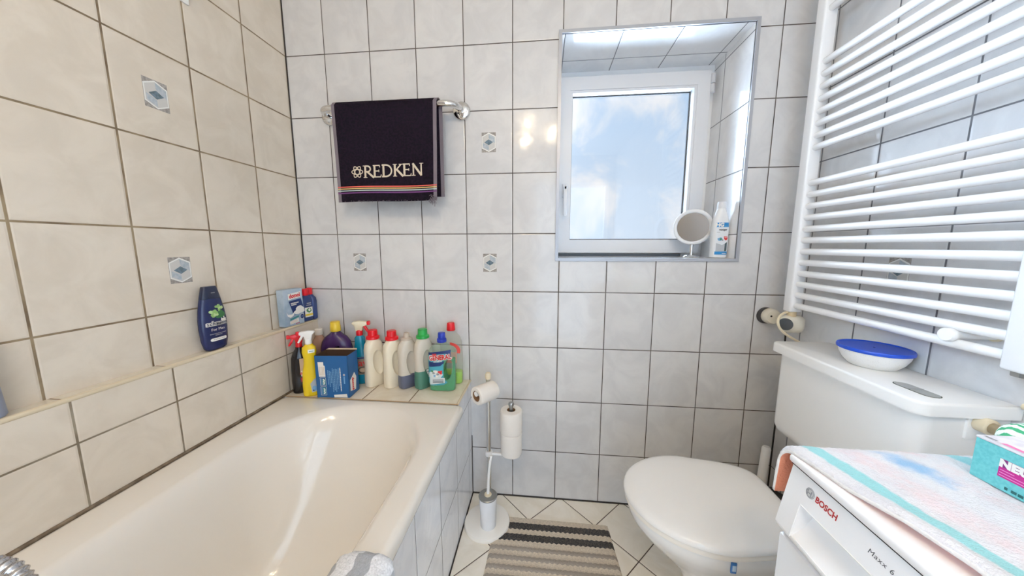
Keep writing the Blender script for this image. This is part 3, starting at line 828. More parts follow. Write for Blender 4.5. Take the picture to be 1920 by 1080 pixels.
# ------------------------------------------------------------------ bottles on the tub shelf
ZS = 0.5745
def trigger(parent, z, head, lever, collar, s=1.0, dirx=-1, noz=None):
    """spray head: collar, shroud, nozzle and lever as parts; nozzle points to dirx"""
    obj('collar', MB().lathe([(.0135 * s, z), (.0145 * s, z + .002), (.014 * s, z + .022 * s), (.011 * s, z + .026 * s)], 24), collar, parent)
    M = Matrix.Translation((0, .0105 * s, z + .020 * s)) @ Matrix.Scale(dirx, 4, (1, 0, 0)) @ Matrix.Rotation(PI / 2, 4, 'X')
    prof = [(-.014, .0), (-.020, .026), (-.030, .036), (-.026, .043), (.0, .046), (.034, .042), (.036, .028), (.016, .020), (.012, .0)]
    obj('spray_head', MB().prism([(x * s, y * s) for x, y in prof], .021 * s, M=M, bev=.003 * s), head, parent)
    M2 = Matrix.Translation((0, .0075 * s, z + .020 * s)) @ Matrix.Scale(dirx, 4, (1, 0, 0)) @ Matrix.Rotation(PI / 2, 4, 'X')
    obj('trigger_lever', MB().prism([(x * s, y * s) for x, y in [(.016, .024), (.026, .028), (.034, .012), (.044, -.008), (.038, -.012), (.026, .004)]], .015 * s, M=M2, bev=.002 * s), lever, parent)
    obj('nozzle', MB().box(.0, .014 * s, -.009 * s, .009 * s, -.009 * s, .009 * s, bev=.003 * s).mesh('nozzle'), noz or lever, parent,
        (dirx * .034 * s + (0 if dirx > 0 else -.014 * s), 0, z + .055 * s))

# black bottle, red sprayer
t = thing('spray_bottle', 'black spray bottle with a red trigger head in the left shelf corner', 'spray bottle', (0.0900, -0.178, ZS), 0.72)
bk = MB().loft([(0, .030, .022, 3), (.004, .034, .0255, 3), (.05, .036, .0265, 2.8), (.11, .0345, .0255, 2.6), (.15, .032, .0245, 2.4), (.175, .024, .0215, 2.2), (.188, .015, .015, 2), (.196, .0135, .0135, 2)], 36).mesh('body')
obj('body', bk, mat('black_bottle', rgb(24, 22, 24), .12), t)
trigger(t, .196, RED, RED, RED, 0.85, -1, RED)
d = Decal((0, 0, 0), (1, 0, 0), (0, 0, 1), bk)
def lens(x0, x1, z0, z1, k=8):
    return rect2d(x0, x1, z0, z1, k, k)
d.add(lens(-.004, .027, .086, .150), P_BEIGE); d.add(lens(-.002, .027, .074, .098), P_WHITE); d.add(move2d(text2d('domol', .014, .0005), .0125, .088, .1), P_RED)
d.add(lens(-.004, .027, .050, .070), mat('label_crimson', rgb(150, 30, 60), .4)); d.add(lens(0, .026, .036, .046), P_WHITE); d.add(lens(-.002, .026, .058, .064), P_RED)
d.done('label', t)

# yellow bottle, white sprayer
t = thing('spray_bottle', 'yellow spray bottle with a white trigger head left of the blue carton', 'spray bottle', (0.1535, -0.202, ZS), 0.45)
YEL = mat('yellow_bottle', rgb(232, 200, 36), .25)
yb = MB().loft([(0, .027, .020, 3), (.004, .031, .0235, 3), (.05, .032, .0245, 2.8), (.10, .0295, .0225, 2.5), (.135, .0225, .019, 2.2), (.16, .0215, .0185, 2.2), (.185, .026, .021, 2.4), (.205, .0235, .0195, 2.3), (.214, .0145, .0145, 2), (.218, .0135, .0135, 2)], 36).mesh('body')
obj('body', yb, YEL, t); trigger(t, .2175, WPL, WPL, WPL, 0.85, -1, RED)
d = Decal((0, 0, 0), (1, 0, 0), (0, 0, 1), yb)
d.add(rect2d(0, .022, .184, .198, 4, 2), P_WHITE); d.add(rect2d(.004, .018, .189, .1915, 3, 1), P_TEAL)
d.done('neck_label', t)
d = Decal((0, 0, 0), (1, 0, 0), (0, 0, 1), yb)
d.add(poly2d([(.0, .055), (.012, .07), (.024, .082), (.027, .02), (.004, .018)]), mat('label_silver_blue', rgb(178, 186, 190), .35)); d.add(blob2d(.014, .034, .008, .012, 6), P_LBLUE); d.add(disc2d(.010, .026, .003), P_NAVY)
d.done('label', t)

# open blue carton
CBL = mat('carton_blue', rgb(26, 92, 150), .45)
t = thing('powder_carton', 'open blue cardboard carton with white printed text at the shelf front', 'carton', (0.2585, -0.184, ZS), 0.09)
w2, d2, h2 = .0665, .0400, .178
mb = MB()
for (a, b_, c_, e) in ((-w2, w2, -d2, -d2 + .0015), (-w2, w2, d2 - .0015, d2), (-w2, -w2 + .0015, -d2, d2), (w2 - .0015, w2, -d2, d2)):
    mb.box(a, b_, c_, e, 0, h2 if c_ < 0 or True else h2)
mb.box(-w2, w2, -d2, d2, 0, .0015)
cm = mb.mesh('carton_body', 0)
for p in cm.polygons:
    c0 = p.center; inward = (abs(c0.x) < w2 - .001 and abs(c0.y) < d2 - .001) or p.normal.z > .9
    if inward: p.material_index = 1
obj('carton_body', cm, [CBL, KRAFT_D], t)
fl = MB().add([(-w2, d2, h2), (w2, d2, h2), (w2 - .006, d2 + .012, h2 + .002), (-w2 + .006, d2 + .012, h2 + .002), (-w2, d2 + .0012, h2 - .0008), (w2, d2 + .0012, h2 - .0008), (w2 - .006, d2 + .0125, h2 + .0008), (-w2 + .006, d2 + .0125, h2 + .0008)],
              [(0, 1, 2, 3), (4, 7, 6, 5), (0, 4, 5, 1), (1, 5, 6, 2), (2, 6, 7, 3), (3, 7, 4, 0)])
obj('flap', fl.mesh('flap', 0), mat('flap_white', rgb(214, 198, 176), .8), t)
d = Decal((0, -d2, 0), (1, 0, 0), (0, 0, 1))
d.add(poly2d([(-.055, .152), (-.032, .152), (-.032, .138), (-.027, .136), (-.027, .090), (-.053, .090)]), P_WHITE)
for q in range(4): d.add(rect2d(-.049 + .0055 * q, -.0475 + .0055 * q, .096, .132), P_BEIGE)
for (y0, y1) in ((.052, .086), (.012, .048)):
    for g_ in (line2d([(-.049, y0), (-.026, y0), (-.026, y1), (-.049, y1), (-.049, y0)], .001),): d.add(g_, P_WHITE)
    d.add(rect2d(-.040, -.028, y0 + .004, y1 - .004), P_TEAL, 5)
    for q in range(3): d.add(rect2d(-.048 + .003 * q, -.0465 + .003 * q, y0 + .003, y1 - .003), P_LBLUE, 5)
    for q in range(5): d.add(disc2d(-.035 + .002 * (q % 2), y0 + .007 + .005 * q, .0032, .0028, 10), P_WHITE, 6 + .1 * q)
random.seed(11)
for q, (hi, lo) in enumerate(((.118, .060), (.115, .048), (.112, .068), (.126, .030), (.122, .034), (.124, .030), (.122, .040), (.126, .052), (.128, .030))):
    xx = -.017 + .0062 * q; y = hi; m_ = P_WHITE if q == 8 else P_LBLUE
    while y > lo:
        l = random.uniform(.003, .008); d.add(rect2d(xx, xx + (.003 if q != 8 else .0036), y - l, y), m_, 5); y -= l + .0012
for yy in (.060,): d.add(rect2d(.047, .052, yy, yy + .032), P_LBLUE, 5)
d.add(ring2d(.0495, .098, .0032, .0032, .0016, 14), P_WHITE, 5); d.add(ring2d(.0495, .098, .0016, .0016, .001, 10), P_RED, 5)
d.add(poly2d([(.004, .002), (.058, .002), (.056, .017), (.003, .013)]), P_WHITE, 5)
d.done('printed_front', t)
d = Decal((w2, 0, 0), (0, 1, 0), (0, 0, 1))
d.add(poly2d([(-.030, .024), (.012, .014), (.020, .068), (.006, .092), (-.030, .070)]), P_WHITE)
d.add(move2d(text2d('domol', .021, .0012), .0 - .008, .047, PI / 2 * -1), P_RED)
d.done('printed_side', t)

# rosy clear bottle in the corner
t = thing('cleaner_bottle', 'pinkish clear bottle with a white cap hidden in the wall corner', 'bottle', (0.0815, -0.045, ZS))
obj('body', MB().loft([(0, .030, .022, 3), (.004, .034, .0255, 3), (.15, .034, .0255, 2.8), (.185, .027, .022, 2.4), (.205, .0145, .0145, 2), (.212, .0145, .0145, 2)], 32), see_through('rosy_plastic', rgb(206, 168, 146), .35, .2, rgb(240, 214, 196)), t)
obj('cap', MB().lathe([(.0165, .211), (.0175, .213), (.0165, .236), (.013, .239)], 24), mat('cap_pearl', rgb(236, 230, 220), .25), t)

# big purple bottle
t = thing('detergent_bottle', 'large dark purple bottle with a yellow cap behind the blue carton', 'detergent bottle', (0.184, -0.072, ZS), 0.1)
body = MB().loft([(0, .060, .032, 3), (.005, .066, .036, 3), (.12, .068, .037, 2.8), (.16, .068, .036, 2.5), (.19, .062, .034, 2.3), (.212, .048, .030, 2.1), (.226, .028, .024, 2), (.234, .019, .019, 2), (.24, .018, .018, 2)], 44).mesh('body')
cutm = MB().loft([(-.08, .016, .055, 2.2), (.08, .016, .055, 2.2)], 24, M=Matrix.Translation((.022, 0, .125)) @ Matrix.Rotation(PI / 2, 4, 'X')).mesh('c', 0)
body = cut(body, cutm)
obj('body', body, mat('purple_bottle', rgb(62, 34, 84), .25), t)
obj('cap', MB().lathe([(.0205, .238), (.022, .240), (.0215, .262), (.0205, .264), (.020, .279), (.017, .282)], 28), mat('yellow_cap', rgb(232, 196, 56), .35), t)

# turquoise spray bottle
t = thing('spray_bottle', 'turquoise spray bottle with a white head and red nozzle beside the purple bottle', 'spray bottle', (0.294, -0.068, ZS), 0.3)
TQ = mat('turquoise_bottle', rgb(16, 128, 156), .25)
tb_ = MB().loft([(0, .034, .021, 3), (.004, .039, .0245, 3), (.09, .0395, .0255, 2.8), (.13, .035, .0235, 2.5), (.16, .025, .0205, 2.2), (.19, .0215, .0195, 2.2), (.21, .021, .019, 2), (.219, .0135, .0135, 2), (.222, .013, .013, 2)], 36).mesh('body')
obj('body', tb_, TQ, t); trigger(t, .2205, mat('ivory_head', rgb(234, 224, 196), .35), RED, RED, 0.98, 1, RED)
d = Decal((0, 0, 0), (1, 0, 0), (0, 0, 1), tb_)
d.add(rect2d(-.02, .034, .045, .125, 6, 6), mat('label_tan', rgb(150, 132, 110), .4)); d.add(move2d(text2d('av', .042, .0008), .012, .098), P_RED); d.add(ring2d(.012, .066, .019, .014, .003), P_BLACK); d.add(disc2d(.012, .066, .014, .009), P_BEIGE)
d.add(rect2d(-.02, .02, .118, .124, 6, 1), P_NAVY)
d.done('label', t)

# softener bottles, all blown in the same mould: narrow side forward, long grip hole
def softener_body(h=0.212, neck=.0235):
    k = h / .212
    m_ = MB().loft([(0, .036, .0215, 3.4), (.004 * k, .041, .0248, 3.4), (.030 * k, .0425, .0258, 3.2), (.055 * k, .042, .0255, 3), (.10 * k, .0405, .0235, 2.8), (.135 * k, .041, .0232, 2.8), (.165 * k, .041, .0252, 2.7), (.188 * k, .0375, .0256, 2.4), (.202 * k, .030, .0245, 2.1), (.209 * k, .0245, .0235, 2), (h, neck, neck, 2)], 48).mesh('body')
    for sgn in (-1, 1):
        e_ = MB(); n1 = 14
        e_.loft([(math.sin(-PI / 2 + PI * q / n1) * .057 * k + .109 * k, max(.0002, .0260 * math.cos(-PI / 2 + PI * q / n1)), max(.0002, .0245 * math.cos(-PI / 2 + PI * q / n1)), 2) for q in range(n1 + 1)], 28,
                M=Matrix.Translation((.0185, sgn * .0290, 0)) @ Matrix.Rotation(-.10, 4, 'Y'))
        m_ = cut(m_, e_.mesh('c', 0))
    return m_
def split_level(me, z):
    """upper shell / lower filled part of one blown bottle"""
    out = []
    for low in (0, 1):
        bm = bmesh.new(); bm.from_mesh(me)
        bmesh.ops.bisect_plane(bm, geom=bm.verts[:] + bm.edges[:] + bm.faces[:], plane_co=(0, 0, z), plane_no=(0, 0, 1), clear_outer=bool(low), clear_inner=not low)
        ed = [e for e in bm.edges if e.is_boundary]
        if low: bmesh.ops.edgeloop_fill(bm, edges=ed)
        m_ = bpy.data.meshes.new('part'); bm.to_mesh(m_); bm.free(); m_.set_sharp_from_angle(angle=math.radians(40)); out.append(m_)
    return out
SOFT = softener_body()
def big_cap(z, m, parent):
    obj('cap', MB().lathe([(.0265, z), (.0285, z + .002), (.0275, z + .012), (.0205, z + .016), (.0198, z + .038), (.0175, z + .0405), (.0, z + .0405)], 32), m, parent)
for lab, loc in (('cream softener bottle with a red cap right of the blue carton', (0.366, -0.086, ZS)), ('cream softener bottle with a red cap beside the clear grey filled bottle', (0.4545, -0.0885, ZS))):
    t = thing('softener_bottle', lab, 'softener bottle', loc, 1.02, 'cream softener bottles with red caps')
    obj('body', SOFT.copy(), CREAM, t); big_cap(.2115, RED, t)
d = Decal((0, .0, 0), (-1, 0, 0), (0, 0, 1), SOFT)
MILKY = see_through('milky_plastic', rgb(226, 218, 204), .15, .25, rgb(250, 246, 238))
t = thing('softener_bottle', 'clear bottle with grey blue liquid and a colourless cap', 'softener bottle', (0.5205, -0.086, ZS), 0.95)
up_, lo_ = split_level(SOFT, .060)
obj('body', up_, MILKY, t); obj('liquid', lo_, mat('grey_blue_liquid', rgb(92, 98, 118), .3), t)
obj('cap', MB().lathe([(.0235, .2115), (.0240, .213), (.0236, .219), (.0125, .223), (.012, .240), (.010, .243), (0, .243)], 28), see_through('clear_cap', rgb(232, 220, 206), .35, .2), t)
t = thing('softener_bottle', 'milky bottle with teal liquid and a green cap left of the blue capped cleaner', 'softener bottle', (0.5930, -0.084, ZS), 0.98)
GB = softener_body(.222)
up_, lo_ = split_level(GB, .080)
obj('body', up_, MILKY, t); obj('liquid', lo_, mat('teal_grey_liquid', rgb(78, 128, 112), .3), t)
big_cap(.2215, mat('green_cap', rgb(44, 160, 72), .3), t)
dg = Decal((0, 0, 0), (1, 0, 0), (0, 0, 1), GB)
dg.add(rect2d(.004, .030, .05, .078, 4, 1), P_WHITE); dg.add(rect2d(.006, .028, .058, .061, 4, 1), P_GREY); dg.add(rect2d(.006, .028, .067, .070, 4, 1), P_GREY)
dg.done('label', t)

# green all-purpose cleaner with the blue cap
t = thing('cleaner_bottle', 'green cleaner bottle with a blue cap and large red lettering on the label', 'bottle', (0.6830, -0.101, ZS), 0.06)
prof = [(0, .050, .022, 3.6), (.004, .056, .0265, 3.6), (.03, .0585, .028, 3.4), (.14, .0585, .028, 3.2), (.172, .0575, .027, 3), (.188, .050, .026, 2.5), (.199, .034, .0235, 2.2), (.206, .020, .019, 2), (.213, .0172, .0172, 2)]
gbm = MB().loft(prof, 48).mesh('body')
hole = MB().loft([(-.08, .0165, .044, 2.2), (.08, .0165, .044, 2.2)], 28, M=Matrix.Translation((.029, 0, .098)) @ Matrix.Rotation(.14, 4, 'Y') @ Matrix.Rotation(PI / 2, 4, 'X')).mesh('c', 0)
gbm = cut(gbm, hole)
obj('body', gbm, see_through('clear_green_plastic', rgb(222, 236, 226), .86, .12, rgb(242, 250, 245)), t)
liq = MB().loft([(.003, .052, .0235, 3.6), (.03, .0555, .0255, 3.4), (.138, .0555, .0255, 3.2)], 48).mesh('liquid')
hole2 = MB().loft([(-.08, .0185, .046, 2.2), (.08, .0185, .046, 2.2)], 28, M=Matrix.Translation((.029, 0, .098)) @ Matrix.Rotation(.14, 4, 'Y') @ Matrix.Rotation(PI / 2, 4, 'X')).mesh('c', 0)
obj('liquid', cut(liq, hole2), see_through('green_liquid', rgb(4, 150, 92), .06, .15, rgb(60, 200, 140)), t)
obj('cap', MB().lathe([(.0195, .212), (.0205, .214), (.0198, .226), (.016, .229), (.0155, .250), (.0135, .253), (0, .253)], 28), mat('blue_cap', rgb(26, 52, 168), .3), t)
full = MB().loft(prof, 48).mesh('f')
d = Decal((-.002, 0, 0), (1, 0, 0), (0, 0, 1), full)
lab = [(-.051, .168), (-.02, .176), (.033, .184), (.046, .178), (.046, .150), (.024, .138), (.012, .112), (.014, .080), (.026, .048), (.020, .040), (-.02, .024), (-.045, .026), (-.053, .06)]
def strip_poly(top, bot, x0, x1, n=16):
    def ev(f, x):
        for i in range(len(f) - 1):
            if f[i][0] <= x <= f[i + 1][0]:
                q = (x - f[i][0]) / (f[i + 1][0] - f[i][0] + 1e-9); return f[i][1] + q * (f[i + 1][1] - f[i][1])
        return f[-1][1] if x > f[-1][0] else f[0][1]
    vs = []; fs = []
    for i in range(n + 1):
        x = x0 + (x1 - x0) * i / n; a, b_ = ev(bot, x), ev(top, x)
        for j in range(5): vs.append((x, a + (b_ - a) * j / 4))
    for i in range(n):
        for j in range(4): fs.append((i * 5 + j, (i + 1) * 5 + j, (i + 1) * 5 + j + 1, i * 5 + j + 1))
    return vs, fs
LT = mat('label_turquoise', rgb(70, 160, 178), .4); LPALE = mat('label_pale', rgb(214, 226, 228), .4)
d.add(strip_poly([(-.052, .168), (.044, .183)], [(-.052, .130), (.0, .132), (.044, .150)], -.052, .044), LT, 1)
d.add(strip_poly([(-.053, .135), (.020, .136)], [(-.054, .040), (-.045, .026), (.012, .030)], -.054, .013), LT, 1)
d.add(strip_poly([(.010, .060), (.028, .044)], [(.010, .030), (.028, .040)], .010, .028, 6), LT, 1)
d.add(strip_poly([(-.052, .170), (-.01, .176), (.044, .184)], [(-.052, .160), (.0, .166), (.026, .168), (.044, .152)], -.052, .044), P_NAVY, 2)
d.add(strip_poly([(-.05, .132), (-.01, .128), (.016, .136)], [(-.05, .108), (.0, .114), (.016, .128)], -.05, .016), P_NAVY, 2)
d.add(blob2d(-.022, .072, .030, .022, 3), LPALE, 2.2)
d.add(strip_poly([(-.048, .060), (.018, .062)], [(-.048, .030), (.018, .040)], -.048, .018), LPALE, 2.3)
for q, (cx, cy, r_, m_) in enumerate(((-.030, .082, .006, P_GREY), (-.020, .088, .007, P_WHITE), (-.012, .078, .006, P_GREY), (-.026, .070, .005, P_LBLUE), (-.006, .088, .006, P_RED), (.001, .082, .006, P_RED), (.003, .090, .005, P_RED), (-.016, .068, .005, P_WHITE), (-.036, .090, .005, P_GREEN))):
    d.add(blob2d(cx, cy, r_, r_ * .8, q + 9), m_, 3 + .1 * q)
for dx in (-.0016, 0, .0016):
    for dy in (-.0016, 0, .0016): d.add(move2d(text2d('GENERAL', .028, .0012, sx=.79), -.001 + dx, .150 + dy, .10), P_WHITE, 4)
d.add(move2d(text2d('GENERAL', .028, .0010, sx=.79), -.001, .150, .10), P_RED, 5.2)
d.add(move2d(text2d('DER', .011, .0006), -.024, .1625, .10), P_RED, 5.2)
d.add(move2d(text2d('UNIVERSAL', .0075, .0002), -.010, .1335, .12), P_WHITE, 5)
for q, yy in enumerate((.053, .047, .041)): d.add(rect2d(-.034, .012, yy, yy + .0026, 4, 1), P_BLACK if q else P_GREY, 5)
d.done('label', t)

# clear bottle with red cap behind
t = thing('cleaner_bottle', 'clear bottle with a red cap and lime liquid behind the green cleaner', 'bottle', (0.7030, -0.0300, ZS), 0.04)
prof = [(0, .044, .020, 3.4), (.004, .049, .0235, 3.4), (.12, .050, .0245, 3.2), (.19, .048, .0245, 2.8), (.215, .040, .0235, 2.4), (.232, .024, .020, 2.1), (.240, .016, .016, 2), (.246, .0155, .0155, 2)]
cb = MB().loft(prof, 44).mesh('body')
obj('body', cb, see_through('clear_plastic', rgb(232, 232, 224), .80, .12, rgb(250, 250, 247)), t)
obj('liquid', MB().loft([(.003, .046, .0215, 3.4), (.03, .047, .0225, 3.3), (.055, .0470, .0225, 3.2)], 40), see_through('lime_liquid', rgb(176, 232, 60), .1, .2, rgb(210, 240, 120)), t)
obj('cap', MB().lathe([(.0185, .244), (.0195, .246), (.0165, .275), (.0145, .278), (0, .278)], 28), RED, t)
d = Decal((0, 0, 0), (1, 0, 0), (0, 0, 1), cb)
vs = []; fs = []
for k in range(13):
    a = PI * .5 - PI * .6 * k / 12
    for r_ in (.030, .044): vs.append((.0 + r_ * math.cos(a), .155 + r_ * .9 * math.sin(a)))
for k in range(12): fs.append((2 * k, 2 * k + 1, 2 * k + 3, 2 * k + 2))
d.add((vs, fs), mat('label_red_arc', rgb(222, 70, 62), .4)); d.add(rect2d(-.034, .028, .10, .150, 6, 3), mat('label_orange_pink', rgb(226, 150, 130), .4))
d.done('label', t)
#==PART3==
# ------------------------------------------------------------------ paper stand, rolls, brush
st = thing('toilet_roll_stand', 'free standing toilet roll holder with a chrome pole on a white round base', 'toilet roll holder', (0.882, -0.163, 0.0))
ST_W = mat('stand_white', rgb(250, 246, 238), .25)
obj('base', MB().lathe([(.0, .0), (.098, .0), (.099, .006), (.095, .014), (.082, .019), (.04, .0225), (0, .0235)], 56), ST_W, st)
px_, py_ = 0.004, 0.036
POLEM = mat('pole_chrome', rgb(214, 214, 212), .16, 1.0)
obj('pole', MB().tube([(px_, py_, .022), (px_, py_, .645)], .0098, 20), POLEM, st)
obj('finial', MB().lathe([(.0105, .640), (.0125, .646), (.0125, .660), (.009, .667), (0, .669)], 20, M=Matrix.Translation((px_, py_, 0))), WPL_IV, st)
obj('collar', MB().lathe([(.0135, .293), (.0155, .296), (.0155, .312), (.0135, .315)], 24, M=Matrix.Translation((px_, py_, 0))).box(.012, .100, py_ - .006, py_ + .006, .298, .308, bev=.002), WPL, st)
obj('spindle', MB().tube([(.101, py_, .300), (.101, py_, .530)], .0085, 16).lathe([(.011, .526), (.0115, .529), (.0115, .538), (.009, .541), (0, .541)], 16, M=Matrix.Translation((.101, py_, 0))), STEEL, st)
obj('spindle_plate', MB().lathe([(0, .308), (.034, .308), (.034, .311), (0, .311)], 24, M=Matrix.Translation((.101, py_, 0))), WPL, st)
ca = math.radians(50)
AX = Vector((math.cos(ca), math.sin(ca), 0)); AC = Vector((.000, .003, .606))
obj('roll_arm', MB().tube([AC + AX * .046 + Vector((0, 0, .0)), AC - AX * .052], .0105, 16).tube([AC + AX * .046, Vector((px_, py_, .603))], .007, 12), WPL, st)
cx_, cy_ = .010, -.030
obj('brush_canister', MB().lathe([(.030, .021), (.0325, .024), (.0365, .150), (.0365, .155)], 40, cap1=False, M=Matrix.Translation((cx_, cy_, 0))), mat('canister_white', rgb(246, 248, 252), .2), st)
M_ = Matrix.Translation((0.882 + cx_, -0.163 + cy_, 0))
tbr = thing('toilet_brush', 'white toilet brush with a grey lid standing in the canister of the roll stand', 'toilet brush', (0.882 + cx_, -0.163 + cy_, 0.155))
obj('lid', MB().lathe([(.0125, .001), (.0385, .001), (.039, .004), (.036, .007), (.013, .008)], 40), mat('lid_grey_steel', rgb(150, 150, 146), .35, .6), tbr)
obj('grip_socket', MB().lathe([(.0145, .006), (.0155, .008), (.013, .013), (0, .014)], 24), WPL_IV, tbr)
obj('handle', MB().tube(bez([(0, 0, .008), (.002, .004, .07), (.003, .012, .12), (.011, .026, .165)], 14), [.0062 - .0012 * k / 14 for k in range(15)], 14), WPL, tbr)
obj('bristle_head', MB().lathe([(.006, -.002), (.006, -.03), (.026, -.04), (.026, -.10), (.01, -.11), (0, -.11)], 20), WPL, tbr)
def roll(label, loc, r, h, rc, axis=None, group='toilet rolls on the stand', sheet=0.0):
    t = thing('toilet_roll', label, 'toilet roll', loc, 0.0, group)
    m_ = MB()
    prof = [(rc, .0), (r - .004, .0), (r - .001, .003), (r, .008), (r, h - .008), (r - .001, h - .003), (r - .004, h), (rc, h)]
    m_.loft([(z, a, a, 2) for a, z in prof], 40, cap0=False, cap1=False)
    me_ = m_.mesh('paper', 35)
    for v in me_.vertices:
        q = Vector((v.co.x, v.co.y, 0)); L_ = q.length
        if L_ > rc + .004: v.co += q.normalized() * .0012 * mnoise.noise(v.co * 45 + Vector(loc) * 30)
    o1 = obj('paper', me_, PAPER, t)
    o2 = obj('core', MB().loft([(.001, rc, rc, 2), (h - .001, rc, rc, 2)], 28, cap0=False, cap1=False), KRAFT, t)
    if sheet:
        vs = []; n = 7
        for i in range(n + 1):
            a = -.25 + .75 * i / n
            for z in (.003, h - .003): vs.append(((r + .0012) * math.cos(a - 1.1), (r + .0012) * math.sin(a - 1.1), z))
            for z in (.003, h - .003): vs.append(((r + .0002) * math.cos(a - 1.1), (r + .0002) * math.sin(a - 1.1), z))
        fs = []
        for i in range(n): b_ = 4 * i; fs += [(b_, b_ + 4, b_ + 5, b_ + 1), (b_ + 2, b_ + 3, b_ + 7, b_ + 6)]
        fs += [(0, 1, 3, 2), (4 * n, 4 * n + 2, 4 * n + 3, 4 * n + 1)]
        obj('loose_sheet', mesh_from(vs, fs, 'sheet'), PAPER, t)
    if axis is not None: t.rotation_euler = axis
    return t
bx_, by_ = 0.882 + .101, -0.163 + py_
roll('white toilet roll on the vertical spindle, lower of two', (bx_, by_, .3112), .0455, .098, .018, sheet=1)
roll('white toilet roll on the vertical spindle, upper of two', (bx_, by_, .4098), .0470, .098, .018)
q = Vector((0.882, -0.163, 0)) + AC - AX * .050 + Vector((0, 0, -.010))
roll('small used toilet roll lying on the top arm of the stand', q, .0375, .096, .0215, axis=(PI / 2, 0, ca + PI / 2))

# ------------------------------------------------------------------ rug
m, p = base_mat('ribbed_rug'); g = G(m); X, Y, Z = g.sep(g.obco())
yy = g.m('ADD', Y, g.m('MULTIPLY', g.m('SINE', g.m('MULTIPLY', X, 330.0)), 0.0016))
yy = g.m('MULTIPLY', yy, -1.0)
def band(a, b): 
    return g.m('MULTIPLY', g.m('GREATER_THAN', yy, a), g.m('LESS_THAN', yy, b))
blk = g.m('ADD', band(.031, .062), band(.084, .115))
per = g.m('FRACT', g.m('DIVIDE', g.m('SUBTRACT', yy, .139), .0378))
gry = g.m('MULTIPLY', g.m('LESS_THAN', per, .5), g.m('GREATER_THAN', yy, .139))
c = g.mix(gry, rgb(216, 202, 182), rgb(168, 158, 147)); c = g.mix(blk, c, rgb(36, 38, 44))
c = g.mix(g.m('MULTIPLY', g.ramp(g.noise(g.obco(), 200.0, 3), .3, .7), .35), c, rgb(140, 130, 118))
g.put(p.inputs['Base Color'], c); p.inputs['Roughness'].default_value = .95
g.put(p.inputs['Normal'], g.bump(g.noise(g.obco(), 300.0, 3), 1.0, .002))
rug = MB(); nx, ny = 46, 150; Lr = 0.62
vs = []; fs = []
for j in range(ny + 1):
    y = -Lr * j / ny
    for i in range(nx + 1):
        u = i / nx; x0 = -.045 - .010 * (-y / .25); x1 = .435 + .02 * (-y / .25) * .8
        x1 = min(x1, .47)
        yw = -y
        h = .007 + .0022 * math.cos(2 * PI * (yw - .1485) / .0378 + .0) * (1 if yw > .128 else 0) + (.002 if (.031 < yw < .062 or .084 < yw < .115) else 0)
        if i in (0, nx) or j in (0, ny): h = .0005
        vs.append((x0 + (x1 - x0) * u + .002 * mnoise.noise((y * 12, u, 2)), y - .004 * u, h))
for j in range(ny):
    for i in range(nx):
        a = j * (nx + 1) + i; fs.append((a, a + nx + 1, a + nx + 2, a + 1))
rug.add(vs, fs); o = len(rug.v)
per_ = [(j * (nx + 1)) for j in range(ny + 1)] + [ny * (nx + 1) + i for i in range(1, nx + 1)] + [j * (nx + 1) + nx for j in range(ny - 1, -1, -1)] + [i for i in range(nx - 1, 0, -1)]
rug.add([Vector((vs[i][0], vs[i][1], 0)) for i in per_], [tuple(range(len(per_)))[::-1]])
n_ = len(per_); rug.f += [(per_[k], per_[(k + 1) % n_], o + (k + 1) % n_, o + k) for k in range(n_)]; rug.mi += [0] * n_
ro = obj('bathroom_rug', rug.mesh('rug', 50), m); ro.location = (0.962, -0.1255, 0.0005)
tag(ro, 'ribbed beige and grey rug with two black stripes on the floor before the toilet', 'rug')

# ------------------------------------------------------------------ toilet
tx, ty = 1.60, -0.440
def plan(s, n=56, back=.232, front=.226, hw=.186, bw=.138):
    pts = []
    for k in range(n):
        t = 2 * PI * k / n
        c, s_ = math.cos(t), math.sin(t)
        if c <= 0: pts.append((front * c, hw * s_))
        else:
            e = 8.0; x = back * math.copysign(abs(c) ** (2 / e), c); w = hw + (bw - hw) * (x / back) ** 1.6
            pts.append((x, w * math.copysign(abs(s_) ** (2 / e), s_) if abs(s_) > 1e-9 else 0))
    return [(x * s, y * s) for x, y in pts]
def stack(layers, cap0=True, cap1=True):
    """layers: (points2d, z)"""
    m_ = MB(); n = len(layers[0][0]); vs = []; fs = []
    for p2, z in layers: vs += [(x, y, z) for x, y in p2]
    for j in range(len(layers) - 1):
        for k in range(n): fs.append((j * n + k, j * n + (k + 1) % n, (j + 1) * n + (k + 1) % n, (j + 1) * n + k))
    if cap0: fs.append(tuple(range(n - 1, -1, -1)))
    if cap1: fs.append(tuple((len(layers) - 1) * n + k for k in range(n)))
    return m_.add(vs, fs)
toilet = thing('toilet', 'white ceramic toilet with its lid closed against the right wall', 'toilet', (tx, ty, 0))
def shp(s, dx=0.0, sy=1.0): return [(x * s + dx, y * s * sy) for x, y in plan(1)]
bowl = [(shp(.62, .11, .60), 0.0), (shp(.62, .11, .60), .02), (shp(.58, .11, .58), .06), (shp(.56, .10, .60), .13), (shp(.62, .085, .66), .19), (shp(.74, .055, .77), .25), (shp(.86, .028, .87), .305), (shp(.93, .012, .93), .345), (shp(.955, .006, .955), .365), (shp(.965, .004, .965), .388), (shp(.955, .004, .955), .398)]
obj('bowl', stack(bowl), WHITE, toilet)
SEATM = mat('seat_white', rgb(244, 240, 232), .2)
obj('seat', stack([(shp(.965), .4005), (shp(.985), .403), (shp(.985), .412), (shp(.97), .417)]), SEATM, toilet)
